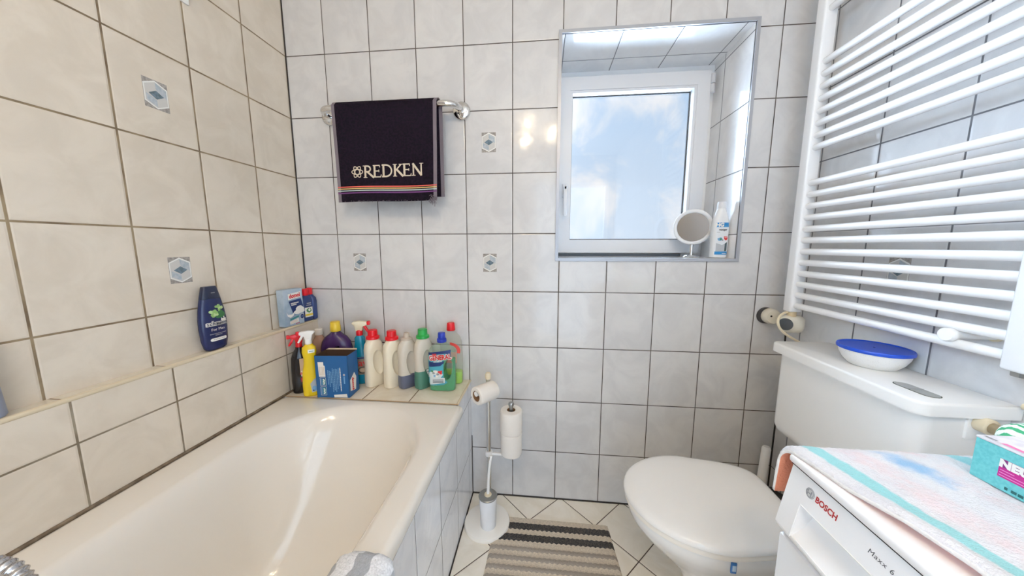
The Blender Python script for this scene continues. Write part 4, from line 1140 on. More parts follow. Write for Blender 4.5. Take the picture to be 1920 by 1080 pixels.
lidl = [(shp(.985), .4185), (shp(1.0), .4205), (shp(1.003), .4265), (shp(.99), .4325), (shp(.965), .4365), (shp(.90), .4405), (shp(.75), .4445), (shp(.5), .447), (shp(.2), .448)]
obj('lid', stack(lidl), WHITE, toilet)
for s in (-1, 1):
    obj('hinge', MB().tube([(.222, s * .075 - .02, .412), (.222, s * .075 + .02, .412)], .006, 14).tube([(.222, s * .075, .392), (.222, s * .075, .411)], .008, 14), WPL, toilet)
# blue rim block clip
cl = thing('rim_block', 'small blue freshener clip hooked over the toilet bowl rim', 'toilet freshener', (1.6005, -0.6135, .384))
obj('clip', MB().box(-.007, .007, -.0045, .0, -.020, .010, bev=.0015), mat('clip_blue', rgb(60, 120, 190), .3), cl)
obj('clip_window', MB().box(-.0045, .0045, -.006, -.0045, -.012, .004, bev=.0005), mat('clip_pale', rgb(190, 214, 236), .3), cl)

# corner behind the toilet
cp = thing('cleaning_stick', 'white round plastic stick leaning in the back right wall corner', 'stick', (2.035, -0.060, 0.0))
obj('tube', MB().tube([(-.012, -.01, .12), (.012, .008, .352), (.0125, .0085, .360)], [.0155, .016, .012], 24), WPL, cp)
obj('foot', MB().tube([(-.0165, -.013, .002), (-.012, -.01, .125)], [.019, .017], 24), mat('foot_grey', rgb(196, 198, 202), .4), cp)
bh = thing('drain_hose', 'black ribbed hose coiled on the floor behind the toilet', 'hose', (1.985, -0.185, 0.0))
pts = []
for k in range(130):
    a = 2 * PI * k / 52; pts.append((.075 * math.cos(a), .075 * math.sin(a), .026 + .052 * k / 52 + (.09 * (k / 130) ** 2)))
obj('hose', MB().tube(pts, [.024 + .0022 * math.sin(k * 2.1) for k in range(130)], 14), BLACKP, bh)

# ------------------------------------------------------------------ cistern
CIS = mat('cistern_plastic', rgb(246, 246, 244), .25)
cz = 0.53
ci = thing('toilet_cistern', 'wide white plastic cistern mounted on the right wall above the toilet', 'cistern', (2.02, -0.425, cz))
bm = bmesh.new(); bmesh.ops.create_cube(bm, size=1)
for v in bm.verts: v.co = Vector((v.co.x * .174 + (.000), v.co.y * .424 + 0.0, v.co.z * .299 + .1495))
bmesh.ops.bevel(bm, geom=[e for e in bm.edges if abs(e.verts[0].co.z - e.verts[1].co.z) > .1 and e.verts[0].co.x < 0], offset=.03, segments=5, profile=.5, affect='EDGES')
bmesh.ops.bevel(bm, geom=[e for e in bm.edges if max(v.co.z for v in e.verts) < .01], offset=.045, segments=6, profile=.5, affect='EDGES')
obj('tank', MB().bm(bm), CIS, ci)
bm = bmesh.new(); bmesh.ops.create_cube(bm, size=1)
for v in bm.verts: v.co = Vector((v.co.x * .193 + (-.0095), v.co.y * .452, v.co.z * .030 + .313))
bmesh.ops.bevel(bm, geom=[e for e in bm.edges if abs(e.verts[0].co.z - e.verts[1].co.z) > .02 and e.verts[0].co.x < 0], offset=.026, segments=5, profile=.5, affect='EDGES')
bmesh.ops.bevel(bm, geom=[e for e in bm.edges if min(v.co.z for v in e.verts) > .32], offset=.006, segments=3, profile=.5, affect='EDGES')
obj('lid', MB().bm(bm), CIS, ci)
def slot(r, l, n=10): return [(r * math.cos(a), l + r * math.sin(a)) for a in [PI * k / n for k in range(n + 1)]] + [(r * math.cos(a), -l + r * math.sin(a)) for a in [PI + PI * k / n for k in range(n + 1)]]
MB1 = Matrix.Translation((-.041, -.156, .3275))
bf = obj('flush_button', MB().prism(slot(.0155, .026), .0016, M=MB1), mat('button_silver', rgb(186, 188, 184), .35, .35), ci)
obj('button_gap', MB().prism(slot(.0175, .026), .0009, M=MB1), mat('button_gap_green', rgb(70, 78, 62), .7), ci)
obj('button_split', MB().box(-.0155, .0155, -.0006, .0006, .0, .0006).mesh('bs', 0), P_GREY, bf, (-.041, -.156, .3291))
obj('inlet_plate', MB().box(.002, .056, -.2165, -.2095, .245, .298, bev=.002), CIS, ci)
obj('inlet_ring', MB().lathe([(.0, .0), (.0165, .0), (.0165, .018), (.0125, .020), (0, .020)], 28, M=Matrix.Translation((.024, -.217, .284)) @ Matrix.Rotation(PI / 2, 4, 'X')), WPL_IV, ci)
obj('flush_pipe', MB().tube(bez([(-.0, 0, .01), (0, 0, -.12), (-.03, -.0, -.17), (-.12, 0, -.185)], 16), .024, 20), WPL, ci)
HOSEM = mat('braided_hose', rgb(128, 132, 138), .25, .6, bump=(900, .001))
wh = thing('water_hose', 'grey braided water hose screwed into the side of the cistern', 'hose', (2.044, -0.662, 0.814))
hp = bez([(0, 0, 0), (-.004, -.03, -.004), (-.012, -.06, .008), (-.004, -.12, .045), (.02, -.20, .09), (.049, -.32, .13)], 40)
obj('hose', MB().tube(hp, .0078, 16), HOSEM, wh)
obj('ferrule', MB().lathe([(.0, .0), (.0115, .0), (.0115, .016), (.0098, .017), (.0095, .026), (0, .026)], 20, M=Matrix.Rotation(PI / 2, 4, 'X')), mat('brass_ferrule', rgb(176, 160, 132), .3, .8), wh)
obj('wall_valve', MB().lathe([(.02, -.0), (.02, .004), (.012, .008), (.012, .03)], 20, M=Matrix.Translation((.062, -.32, .13)) @ Matrix.Rotation(-PI / 2, 4, 'Y')), CHROME, wh)
bp = obj('wall_pipe', MB().tube([(2.1005, -.655, .862), (2.1005, -1.6, .862)], .0068, 14), WPL_IV)
tag(bp, 'thin beige pipe running along the right wall beside the cistern lid', 'pipe')

# food box on the cistern
fb = thing('food_container', 'speckled white bowl with a blue plastic lid on the cistern', 'food container', (2.030, -0.424, 0.8582))
m, p = base_mat('speckled_white'); g = G(m)
sp = g.ramp(g.noise(g.obco(), 430.0, 2), .66, .72)
g.put(p.inputs['Base Color'], g.mix(g.m('MULTIPLY', sp, .5), rgb(236, 236, 234), rgb(120, 112, 104))); p.inputs['Roughness'].default_value = .3
obj('bowl', MB().lathe([(.0, .0), (.044, .0), (.048, .002), (.060, .016), (.068, .032), (.071, .046), (.0715, .050)], 56), m, fb)
BL = mat('lid_blue', rgb(24, 74, 190), .35)
obj('lid', MB().lathe([(.0720, .0445), (.0745, .0455), (.0750, .0515), (.0735, .0545), (.0695, .0545), (.0675, .0522), (.03, .0518), (.0, .0518)], 56, cap0=False), BL, fb)
obj('lid_button', MB().lathe([(.0, .0518), (.0028, .0518), (.0022, .0532), (0, .0534)], 12), mat('lid_dark_blue', rgb(14, 46, 130), .35), fb)

# ------------------------------------------------------------------ towel radiator
rx = 2.030
ra = thing('towel_radiator', 'white ladder towel radiator with horizontal bars on the right wall', 'radiator', (rx, -0.40, 0.949))
def coll(y0, y1): return MB().box(-.020, .022, y0 + .40, y1 + .40, 0.0, 1.22, bev=.006, seg=3)
for (y0, y1) in ((-.140, -.103), (-.712, -.675)): obj('collector', coll(y0, y1), RADW, ra)
bars = [.974 + .0393 * k for k in range(12)] + [1.524 + .0389 * k for k in range(8)] + [1.956 + .039 * k for k in range(5)]
bar0 = MB().tube([(0, .262, 0), (0, -.277, 0)], .0108, 20).mesh('bar')
for k, z in enumerate(bars):
    o = obj('bar', bar0, [] if k else RADW, ra, (0, 0, z - .949))
def bracket(y, z):
    b_ = obj('wall_bracket', MB().lathe([(.0, .0), (.0138, .0), (.0148, .002), (.0148, .012), (.0125, .015), (.0098, .026), (.0098, .1005)], 28, M=Matrix.Translation((-.024, y + .40, z - .949)) @ Matrix.Rotation(PI / 2, 4, 'Y')), WPL, ra)
    obj('bracket_rose', MB().lathe([(.0, .0), (.014, .0), (.014, .004), (.0, .005)], 24, M=Matrix.Translation((.0765, y + .40, z - .949)) @ Matrix.Rotation(-PI / 2, 4, 'Y')), WPL_IV, b_)
bracket(-.590, .994)
bracket(-.590, 2.05)
obj('drain_nut', MB().lathe([(.011, -.022), (.0125, -.020), (.0125, .0)], 6, M=Matrix.Translation((0, -.293, .012))), STEEL, ra)
# heating element head under the left collector
el = thing('heating_element', 'cream heating element with a dark dial below the left end of the radiator', 'heating element', (2.03, -0.122, 0.90))
ELM = mat('element_housing', rgb(226, 220, 204), .35)
bm = bmesh.new(); bmesh.ops.create_cube(bm, size=1)
for v in bm.verts: v.co = Vector((v.co.x * .078 + .004, v.co.y * .046, v.co.z * .066 + .002))
bmesh.ops.bevel(bm, geom=bm.edges[:], offset=.020, segments=5, profile=.5, affect='EDGES')
obj('housing', MB().bm(bm), ELM, el)
obj('neck', MB().lathe([(.0145, .025), (.0145, .050)], 24), mat('neck_ivory', rgb(206, 186, 150), .4), el)
obj('dial', MB().lathe([(.0, .0), (.0225, .0), (.0215, .004), (0, .0045)], 28, M=Matrix.Translation((-.0265, -.0150, .004)) @ Matrix.Rotation(.62, 4, 'Z') @ Matrix.Rotation(-PI / 2, 4, 'Y')), mat('dial_dark', rgb(74, 78, 82), .5), el)
so_ = thing('wall_socket', 'round cream socket with a plug in the corner beside the heating element', 'socket', (2.030, -0.002, 0.908))
obj('plug', MB().lathe([(.0, .0), (.030, .0), (.031, .004), (.031, .026), (.026, .036), (.0, .038)], 32, M=Matrix.Rotation(PI / 2, 4, 'X')), ELM, so_)
obj('pin_hole', MB().lathe([(.0, .0), (.0036, .0), (.0036, .001), (0, .001)], 12, M=Matrix.Translation((-.012, -.0375, .004)) @ Matrix.Rotation(PI / 2, 4, 'X')), DARK, so_)
obj('socket_plate', MB().lathe([(.0, .0), (.034, .0), (.033, .006), (0, .007)], 32, M=Matrix.Translation((-.010, 0, 0)) @ Matrix.Rotation(PI / 2, 4, 'X')), mat('socket_dark', rgb(60, 58, 58), .5), so_)
cab = obj('power_cable', MB().tube(bez([(2.055, -.100, .935), (1.98, -.15, .975), (1.905, -.155, .915), (1.975, -.175, .855), (2.03, -.13, .86), (2.085, -.13, .83), (2.094, -.16, .80)], 40), .0042, 12), WPL_IV)
tag(cab, 'cream power cable looping around the heating element down behind the cistern', 'cable')

# ------------------------------------------------------------------ washing machine
WMW = mat('machine_white', rgb(243, 243, 243), .3)
wy0, wy1 = -1.452, -0.850
wm_ = thing('washing_machine', 'white front loading washing machine with a towel on top at the lower right', 'washing machine', (1.80, -1.15, 0.0))
OW = Vector((1.80, -1.15, 0))
def rel(m_):
    for i in range(len(m_.v)): m_.v[i] = m_.v[i] - OW
    return m_
obj('body', rel(MB().box(1.513, 2.085, wy0, wy1, .02, .7125, bev=.004).box(1.5585, 2.085, wy0, wy1, .712, .838)), WMW, wm_)
obj('top_plate', rel(MB().box(1.514, 2.088, wy0 - .001, wy1 + .001, .8415, .8555, bev=.005, seg=3)), mat('top_plate_white', rgb(240, 239, 238), .3), wm_)
obj('top_gap', rel(MB().box(1.5192, 2.08, wy0 + .001, wy1 - .001, .8383, .8417)), DARK, wm_)
for (fx, fy) in ((1.56, wy0 + .05), (1.56, wy1 - .05), (2.04, wy0 + .05), (2.04, wy1 - .05)):
    obj('foot', rel(MB().lathe([(.02, .0), (.02, .012), (.012, .013), (.012, .022)], 16, M=Matrix.Translation((fx, fy, 0)))), BLACKP, wm_)
# control panel: slanted profile with the scooped drawer grip cut in
A = Vector((1.523, wy1, .8385)); DN = Vector((-.018, 0, -.1055)).normalized(); NX = Vector((-.9858, 0, .1682))
prof = [(1.523, .8385), (1.5052, .733), (1.5075, .727), (1.519, .713), (1.56, .713), (1.56, .8385)]
pm = MB(); n_ = len(prof)
pm.add([(x, wy1, z) for x, z in prof] + [(x, wy0, z) for x, z in prof], [tuple(range(n_)), tuple(range(2 * n_ - 1, n_ - 1, -1))] + [(k, k + n_, (k + 1) % n_ + n_, (k + 1) % n_) for k in range(n_)])
pmesh = pm.mesh('panel', 0)
cp_ = [(.0505, -.02), (.0515, .010), (.0535, .0215), (.066, .0235), (.085, .016), (.104, .002), (.107, -.02)]
cm_ = MB(); n_ = len(cp_); vs = []
for s_, skew in ((.0325, .0), (.215, .0)):
    for t_, dp in cp_: vs.append(A + DN * t_ - NX * dp + Vector((0, -1, 0)) * s_)
cm_.add(vs, [tuple(range(n_)), tuple(range(2 * n_ - 1, n_ - 1, -1))] + [(k, k + n_, (k + 1) % n_ + n_, (k + 1) % n_) for k in range(n_)])
pmesh = cut(pmesh, cm_.mesh('c', 0)); pmesh.transform(Matrix.Translation(-OW))
bmx = bmesh.new(); bmx.from_mesh(pmesh); bmesh.ops.remove_doubles(bmx, verts=bmx.verts[:], dist=1e-5); bmx.to_mesh(pmesh); bmx.free()
pmesh.polygons.foreach_set('use_smooth', [True] * len(pmesh.polygons)); pmesh.set_sharp_from_angle(angle=math.radians(28))
obj('control_panel', pmesh, WMW, wm_)
rd = MB()
def pp(s_, t_, e=0.0): return A + DN * t_ + NX * e + Vector((0, -1, 0)) * s_ - OW
rd.tube([pp(.0315, .1075, .0004), pp(.0315, .0495, .0004), pp(.30, .0495, .0004), pp(.30, .1075, .0004)], .0009, 8)
obj('drawer_edge', rd, mat('drawer_edge_white', rgb(240, 240, 238), .3), wm_)
d = Decal(A - OW, (0, -1, 0), -DN, None, .0003)
M_RED = mat('lettering_red', rgb(176, 34, 34), .4)
d.add(move2d(text2d('BOSCH', .0125, .0004, sx=.86), .0680, -.0235), M_RED)
d.done('lettering', wm_)
d = Decal(A - OW, (0, -1, 0), -DN, None, .0003)
d.add(move2d(text2d('Maxx 6', .0092, 0, shear=.15, space=1.1), .1430, -.0255), mat('lettering_grey', rgb(84, 86, 90), .4))
d.done('model_lettering', wm_)
d = Decal(A - OW, (0, -1, 0), -DN, None, .0003)
d.add(ring2d(.0405, -.0225, .0072, .0072, .0008, 28), P_GREY); d.add(ring2d(.0405, -.0225, .0058, .0058, .0010, 24), P_GREY)
d.add(disc2d(.0405, -.0225, .0052), mat('emblem_pale', rgb(214, 214, 212), .35))
for g_ in (line2d([(.0375, -.0185), (.0375, -.0265)], .0014), line2d([(.0435, -.0185), (.0435, -.0265)], .0014), line2d([(.0375, -.0225), (.0435, -.0225)], .0014)): d.add(g_, P_GREY, 5)
d.done('emblem', wm_)
# door and plinth
dr = obj('porthole_door', rel(MB().lathe([(.09, .0), (.165, .0), (.17, .010), (.15, .022), (.11, .012), (.09, .012)], 48, M=Matrix.Translation((1.513, -1.15, .42)) @ Matrix.Rotation(-PI / 2, 4, 'Y'))), WPL, wm_)
obj('door_glass', rel(MB().lathe([(.0, .008), (.11, .010), (.1, .004), (0, .001)], 40, M=Matrix.Translation((1.513, -1.15, .42)) @ Matrix.Rotation(-PI / 2, 4, 'Y'))), mat('door_dark_glass', rgb(50, 54, 58), .1), dr)
obj('programme_knob', rel(MB().lathe([(.0, .022), (.019, .022), (.022, .0)], 28, M=Matrix.Translation(pp(.42, .055) + OW) @ Matrix.Rotation(-PI / 2 + .17, 4, 'Y'))), WPL, wm_)

# towel laid over the machine
m, p = base_mat('striped_terry'); g = G(m); uvn = g.new('ShaderNodeUVMap').outputs[0]; U_, V_, _ = g.sep(uvn)
oc = g.obco(); nz = g.noise(oc, 60.0, 3)
E_ = g.m('ADD', U_, g.m('MULTIPLY', g.m('SUBTRACT', nz, .5), .006))
def bandu(a, b, s=.003):
    return g.m('MULTIPLY', g.ramp(E_, a - s, a + s), g.m('SUBTRACT', 1.0, g.ramp(E_, b - s, b + s)))
TQC = rgb(146, 208, 210)
c = g.mix(g.m('MULTIPLY', g.ramp(g.noise(oc, 30.0, 4, .7), .4, .7), .5), rgb(226, 224, 226), rgb(210, 208, 214))
pk = g.m('ADD', bandu(.060, .100, .012), bandu(.150, .19, .012))
c = g.mix(g.m('MULTIPLY', g.m('MULTIPLY', pk, g.ramp(g.noise(oc, 24.0, 4, .7), .32, .62)), .55), c, rgb(230, 198, 198))
c = g.mix(g.m('ADD', bandu(.019, .043), bandu(.225, .253)), c, TQC)
bl = g.new('ShaderNodeVectorMath', operation='LENGTH')
g.put(bl.inputs[0], g.comb(g.m('DIVIDE', g.m('ADD', U_, g.m('MULTIPLY_ADD', V_, -.15, -.127)), .024), g.m('DIVIDE', g.m('SUBTRACT', V_, .058), .036), 0.0))
bld = g.m('ADD', bl.outputs['Value'], g.m('MULTIPLY', g.m('SUBTRACT', g.noise(oc, 45.0, 3), .5), 1.4))
c = g.mix(g.m('MULTIPLY', g.m('SUBTRACT', 1.0, g.ramp(bld, .2, 1.25)), .9), c, rgb(128, 178, 216))
g.put(p.inputs['Base Color'], c); p.inputs['Roughness'].default_value = .95; p.inputs['Sheen Weight'].default_value = .25
g.put(p.inputs['Normal'], g.bump(g.noise(oc, 330.0, 3), 1.0, .003))
TERRY = m; SALM = mat('terry_salmon', rgb(226, 148, 118), .95, bump=(300, .002))
TEDGE = mat('terry_edge_white', rgb(240, 238, 236), .95, bump=(300, .002))
# profile in y: along the top from near to far, round the far edge, hanging down
prof = []; yn = -1.44
for k in range(75): prof.append((yn + (-.866 - yn) * k / 74, .8562))
for k in range(1, 15):
    t = PI / 2 - PI / 2 * k / 14; prof.append((-.866 + .036 * math.cos(t), .8562 - .030 + .030 * math.sin(t)))
for k in range(1, 9): prof.append((-.830 + .0005 * k, .8262 - .0075 * k))
acc = [0.0]
for i in range(1, len(prof)): acc.append(acc[-1] + math.dist(prof[i], prof[i - 1]))
ifar = 74
nn = []
for i in range(len(prof)):
    a = Vector(prof[max(i - 1, 0)]); b_ = Vector(prof[min(i + 1, len(prof) - 1)]); t = (b_ - a).normalized(); nn.append(Vector((-t.y, t.x)))
WX = 0.47; nxx = 64; vs = []; uv = []
for side in (0, 1):
    for i, (y, z) in enumerate(prof):
        fe = 1.5185 + .16 * max(0, (-.866 - y)) + .004 * mnoise.noise((y * 9, 0, 3))
        if i > ifar: fe = 1.5185 - .002
        if y < -1.05: fe = 1.5185 + .16 * .184 + (.02 * math.sin((-1.05 - y) * 8) * .5)
        for j in range(nxx + 1):
            u = WX * (j / nxx) ** 1.35; x = fe + u
            e = min(j, nxx - j, 3) / 3; ei = min(len(prof) - 1 - i, 2) / 2
            d_ = (.0115 * (.5 + .5 * min(e, ei)) + .0016 * mnoise.noise((x * 160, y * 160, z * 160)) + .0022 * mnoise.noise((x * 22, y * 22, z * 22))) if side else 0.0
            lift = 0.0
            if u < .05 and y < -.93: lift = .009 * (1 - u / .05) ** 1.5 * min(1, (-.93 - y) / .06)
            vs.append((x, y + nn[i].x * d_, z + nn[i].y * d_ + lift)); uv.append((u, (-.83 - y) if i <= ifar else .036 - (acc[i] - acc[ifar])))
n = nxx + 1; np_ = len(prof); o = n * np_; fs = []; mi = []
for i in range(np_ - 1):
    for j in range(nxx):
        a = i * n + j; fs += [(a, a + n, a + n + 1, a + 1), (a + o, a + o + 1, a + o + n + 1, a + o + n)]; mi += [1, 0]
for i in range(np_ - 1):
    for j in (0, nxx): a = i * n + j; fs.append((a, a + n, a + n + o, a + o)); mi.append(2)
for j in range(nxx):
    for i in (0, np_ - 1): a = i * n + j; fs.append((a, a + 1, a + 1 + o, a + o)); mi.append(2)
me = mesh_from(vs, fs, 'terry'); l = me.uv_layers.new(name='UVMap')
for lp in me.loops: l.data[lp.index].uv = uv[lp.vertex_index]
for p_, i in zip(me.polygons, mi): p_.material_index = i
bm = bmesh.new(); bm.from_mesh(me); bmesh.ops.recalc_face_normals(bm, faces=bm.faces[:]); bm.to_mesh(me); bm.free()
me.polygons.foreach_set('use_smooth', [True] * len(me.polygons))
tw_ = obj('bath_towel', me, [TERRY, SALM, TEDGE])
tag(tw_, 'white terry towel with turquoise stripes spread over the washing machine top', 'towel')

# box on the towel
TEAL = mat('carton_teal', rgb(100, 190, 194), .45, mottle=(rgb(116, 202, 204), 220))
bxm = thing('product_box', 'turquoise box with a white top and magenta label on the washing machine towel', 'box', (1.83, -1.005, .8685))
obj('carton', MB().box(-.113, .113, -.110, .110, 0, .0575, bev=.0012, seg=1), TEAL, bxm)
tp = MB().box(-.1135, .1135, -.1105, .1105, .0565, .0600, bev=.0012, seg=1)
obj('top_flap', tp, mat('carton_white_top', rgb(232, 230, 234), .5, mottle=(rgb(216, 212, 220), 60)), bxm)
d = Decal((-.113, .110, 0), (0, -1, 0), (0, 0, 1))
d.add(poly2d([(.0265, .018), (.0265, .043), (.055, .043), (.055, .018)]), P_MAG)
d.add(rect2d(.027, .0545, .032, .0427), mat('label_plum', rgb(128, 46, 120), .4))
d.add(move2d(text2d('NEU', .0135, .0010, sx=1.0, space=1.05), .0405, .0368), P_WHITE)
for q in range(3): d.add(rect2d(.0285, .0285 + (.013, .022, .024)[q], .0278 - .0035 * q, .0288 - .0035 * q), mat('label_pink', rgb(232, 150, 204), .4) if q == 0 else d.mats[-1])
DTX = mat('print_dark_teal', rgb(24, 92, 92), .4)
for q in range(4): d.add(rect2d(.036 + .0062 * q, .036 + .0062 * q + (.003, .005, .0048, .005)[q], .005, .0088), DTX)
d.done('printed_side', bxm)
d = Decal((-.113, .110, .0602), (0, -1, 0), (1, 0, 0))
d.add(poly2d([(.02, .004), (.055, .0035), (.055, .008), (.022, .010)]), mat('print_pink', rgb(232, 120, 176), .4)); d.add(rect2d(.004, .016, .004, .0075), P_GREY); d.add(disc2d(.043, .0065, .0018), P_WHITE)
d.done('printed_top', bxm)

# rolled striped cloth behind the box
m, p = base_mat('green_white_cloth'); g = G(m); X, Y, Z = g.sep(g.obco())
f = g.ramp(g.m('SINE', g.m('ADD', g.m('MULTIPLY', X, 900.0), g.m('MULTIPLY', g.noise(g.obco(), 90.0, 2), 6.0))), -.2, .3)
g.put(p.inputs['Base Color'], g.mix(f, rgb(70, 168, 120), rgb(236, 242, 236))); p.inputs['Roughness'].default_value = .95
rc = obj('cleaning_cloth', MB().tube([(.0, 0, 0.006), (.004, 0, .004), (.015, 0, .002), (.06, 0, 0), (.13, .0, 0), (.136, 0, 0)], [.006, .018, .026, .031, .0305, .014], 22).mesh('cloth'), m)
rc.location = (1.803, -0.8620, .8985)
tag(rc, 'rolled green and white cloth behind the turquoise box at the right edge', 'cloth')

# ------------------------------------------------------------------ window sill
mr = thing('cosmetic_mirror', 'round cosmetic mirror with a white ring on the window sill', 'mirror', (1.772, 0.135, WZ0 + .0005), -0.40)
Mx = Matrix.Translation((0, 0, .133)) @ Matrix.Rotation(PI / 2 + .02, 4, 'X')
ringp = []
mm = MB(); vs = []; fs = []
n1, n2 = 64, 10
for i in range(n1):
    a = 2 * PI * i / n1
    for j in range(n2):
        b_ = 2 * PI * j / n2; r_ = .0705 + .0082 * math.cos(b_); vs.append(Mx @ Vector((r_ * math.cos(a), r_ * math.sin(a), .007 * math.sin(b_))))
for i in range(n1):
    for j in range(n2): fs.append((i * n2 + j, ((i + 1) % n1) * n2 + j, ((i + 1) % n1) * n2 + (j + 1) % n2, i * n2 + (j + 1) % n2))
obj('ring', mm.add(vs, fs), mat('ring_white', rgb(238, 240, 242), .25), mr)
obj('mirror_glass', MB().lathe([(0, -.002), (.0645, -.002), (.0645, .0015), (0, .0015)], 56, M=Mx).mesh('g', 30), mat('mirror_silver', (.86, .87, .88, 1), .02, 1.0), mr)
obj('stem', MB().tube([(0, 0, .008), (0, 0, .056)], .0085, 16), CHROME, mr)
obj('foot', MB().lathe([(0, .0), (.034, .0), (.035, .003), (.030, .008), (.010, .011), (0, .011)], 32), CHROME, mr)
hb = thing('cleaner_bottle', 'white descaler bottle with a blue and white label on the window sill', 'bottle', (1.8480, 0.062, WZ0 + .0005), 0.05)
prof = [(0, .027, .018, 3.2), (.003, .0310, .0215, 3.2), (.03, .0322, .0225, 3), (.13, .0322, .0225, 3), (.155, .0305, .0215, 2.7), (.185, .0225, .0185, 2.3), (.200, .0170, .0165, 2), (.205, .0165, .0165, 2)]
hbm = MB().loft(prof, 40).mesh('body')
obj('body', hbm, mat('white_bottle', rgb(236, 238, 240), .25), hb)
obj('cap', MB().lathe([(.0165, .204), (.0172, .206), (.0165, .226), (.014, .232), (0, .233)], 28), mat('cap_white', rgb(226, 228, 232), .3), hb)
d = Decal((0, 0, 0), (1, 0, 0), (0, 0, 1), hbm)
def lb(x0, x1, z0, z1): return rect2d(x0, x1, z0, z1, 10, 2)
d.add(lb(-.0255, .0255, .012, .150), mat('label_white', rgb(230, 234, 238), .35), 1)
d.add(lb(-.0250, .0250, .127, .146), P_CYAN, 2); d.add(move2d(text2d('HG', .021, .0012, shear=.1), -.0125, .1360), P_WHITE, 3); d.add(lb(.004, .022, .1300, .1318), P_LBLUE, 3)
d.add(move2d(text2d('reiniger', .0105, .0003), .001, .1165), P_BLACK, 3); d.add(lb(-.022, -.010, .1060, .1075), P_GREY, 3)
d.add(poly2d([(.006, .089), (.022, .088), (.023, .079), (.016, .072), (.008, .078)]), P_RED, 3); d.add(lb(.009, .021, .083, .085), P_WHITE, 4)
d.add(blob2d(-.008, .078, .010, .007, 2), P_LBLUE, 3); d.add(disc2d(-.006, .078, .0042), P_GREEN, 4); d.add(disc2d(.002, .074, .0032), P_GREY, 4)
d.add(poly2d([(-.022, .062), (0, .054), (.022, .062), (.022, .028), (-.022, .028)]), mat('label_box_grey', rgb(188, 192, 196), .4), 3); d.add(poly2d([(.012, .060), (.022, .066), (.022, .030), (.012, .028)]), mat('label_slate', rgb(72, 88, 92), .4), 4)
d.add(lb(-.0250, .0250, .0140, .0270), P_CYAN, 5); d.add(lb(.003, .020, .018, .0205), P_WHITE, 6)
d.done('label', hb)

# ------------------------------------------------------------------ ceiling lamp (behind the camera; the warm light of the room)
LX, LY = 1.06, -2.02
lp = thing('ceiling_lamp', 'ceiling spot bar with four warm bulbs behind the viewpoint', 'lamp', (LX, LY, ZC))
obj('rail', MB().box(-.22, .34, -.025, .025, -.022, -.001, bev=.004), CHROME, lp)
BULB = mat('lamp_bulb', rgb(255, 220, 170), .4, emit=((1.0, .77, .50, 1), LAMP_E))
for (x, y, z) in ((-.11, .05, -.045), (-.15, -.05, -.18), (.13, .03, -.135), (.29, -.03, -.12)):
    obj('spot_arm', MB().tube([(x, 0, -.012), (x, y, z + .035)], .006, 10).lathe([(.010, z + .034), (.016, z + .030), (.018, z + .014)], 24, M=Matrix.Translation((x, y, 0)), cap1=False), CHROME, lp)
    obj('bulb', MB().lathe([(0, z - .022), (.011, z - .019), (.019, z - .009), (.021, z), (.018, z + .009), (.010, z + .015)], 20, M=Matrix.Translation((x, y, 0))), BULB, lp)

# ------------------------------------------------------------------ daylight: sky, plus bright lobes added out of view to light the room
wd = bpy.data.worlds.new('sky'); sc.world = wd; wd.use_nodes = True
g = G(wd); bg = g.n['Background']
dirv = g.new('ShaderNodeTexCoord').outputs['Generated']
X, Y, Z = g.sep(dirv)
def dotp(v):
    nd = g.new('ShaderNodeVectorMath', operation='DOT_PRODUCT'); g.put(nd.inputs[0], dirv); nd.inputs[1].default_value = Vector(v).normalized(); return nd.outputs['Value']
cl1 = g.noise(dirv, 5.2, 5, .55, .4)
cloud = g.ramp(cl1, .46, .68)
blue = g.mix(g.ramp(Z, 0.0, .6), rgb(214, 231, 250), rgb(176, 210, 246))
sky = g.mix(cloud, blue, rgb(248, 250, 254))
g.put(bg.inputs['Color'], sky)
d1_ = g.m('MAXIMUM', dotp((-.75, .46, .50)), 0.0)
glow = g.m('MULTIPLY', g.m('POWER', d1_, 9.0), FILL_GLOW)
hi = g.m('MULTIPLY', g.m('MULTIPLY', g.ramp(Z, .45, .70), g.ramp(Y, -.1, .1)), FILL_TOP)
hi = g.m('ADD', hi, g.m('MULTIPLY', g.m('MULTIPLY', g.m('MULTIPLY', g.ramp(Z, .46, .60), g.ramp(X, .15, .40)), g.ramp(Y, .0, .2)), FILL_RIGHT))
hi = g.m('ADD', hi, g.m('MULTIPLY', g.m('MULTIPLY', g.m('MULTIPLY', g.ramp(X, .55, .75), g.ramp(Y, .0, .1)), g.m('SUBTRACT', 1.0, g.ramp(g.m('ABSOLUTE', Z), .40, .55))), FILL_SIDE))
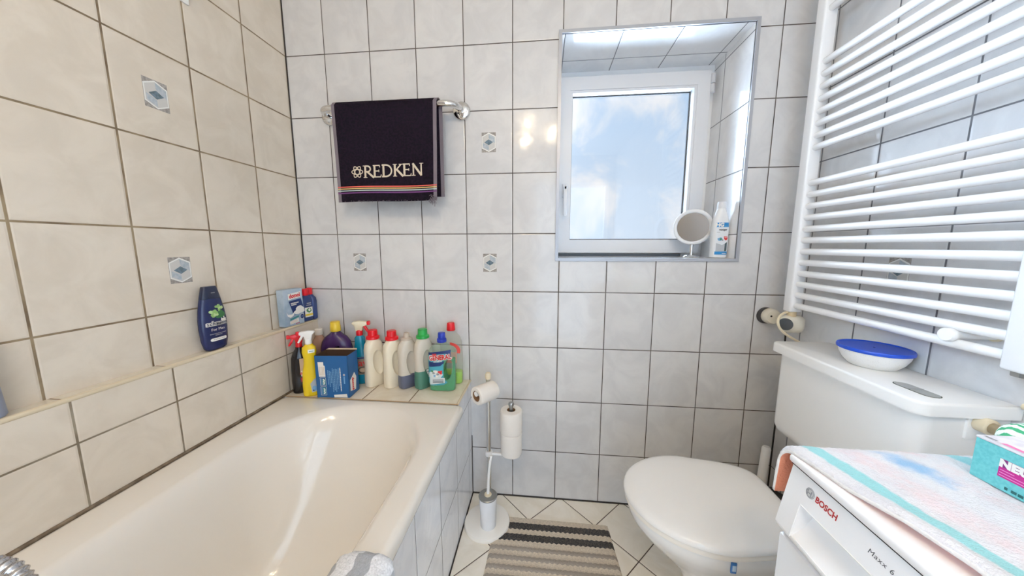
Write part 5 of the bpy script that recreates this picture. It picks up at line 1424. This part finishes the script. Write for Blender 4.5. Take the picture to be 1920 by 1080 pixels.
bk = g.m('MULTIPLY', g.m('POWER', g.m('MAXIMUM', dotp((-.70, -.66, .25)), 0.0), 4.0), g.m('MULTIPLY', g.ramp(g.m('MULTIPLY', X, -1.0), .50, .65), FILL_BACK))  # cool lobe added outside the extra left window
bk = g.m('ADD', bk, g.m('MULTIPLY', g.ramp(g.m('MULTIPLY', Y, -1.0), .45, .75), FILL_DOOR))  # cool brightness added beyond the doorway opening
bk = g.m('ADD', bk, g.m('MULTIPLY', g.m('MULTIPLY', g.ramp(g.m('MULTIPLY', Z, -1.0), .06, .3), g.ramp(Y, -.1, .1)), FILL_GND))
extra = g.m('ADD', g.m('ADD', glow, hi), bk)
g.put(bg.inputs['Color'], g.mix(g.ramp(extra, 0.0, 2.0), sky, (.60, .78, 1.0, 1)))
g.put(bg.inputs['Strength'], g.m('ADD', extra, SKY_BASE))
wd.cycles.sampling_method = 'MANUAL'; wd.cycles.sample_map_resolution = 1024

# ------------------------------------------------------------------ camera
cam = bpy.data.cameras.new('camera'); co = bpy.data.objects.new('camera', cam); COL.objects.link(co)
Rr = Vector((0.995155532, 0.0983123215, -0.000393962348)); Rf = Vector((-0.0975064328, 0.98646988, -0.131794049)); Ru = Vector((-0.012568347, 0.131193991, 0.991277042))
Mc = Matrix.Identity(4)
for i in range(3): Mc[i][0] = Rr[i]; Mc[i][1] = Ru[i]; Mc[i][2] = -Rf[i]
Mc.translation = Vector((1.1094249, -1.36866723, 1.19032443))
co.matrix_world = Mc
cam.sensor_width = 36; cam.lens = 36 * 591.5733148 / 1920; cam.clip_start = 0.02
sc.camera = co
sc.view_settings.view_transform = 'Standard'; sc.view_settings.look = 'None'; sc.view_settings.gamma = 1.0; sc.view_settings.use_curve_mapping = False
sc.view_settings.exposure = EXPOSURE
sc.cycles.use_denoising = True
sc.cycles.max_bounces = 10; sc.cycles.diffuse_bounces = 6; sc.cycles.glossy_bounces = 5; sc.cycles.transparent_max_bounces = 24
sc.cycles.caustics_reflective = False; sc.cycles.caustics_refractive = False
sc.cycles.sample_clamp_indirect = 6.0
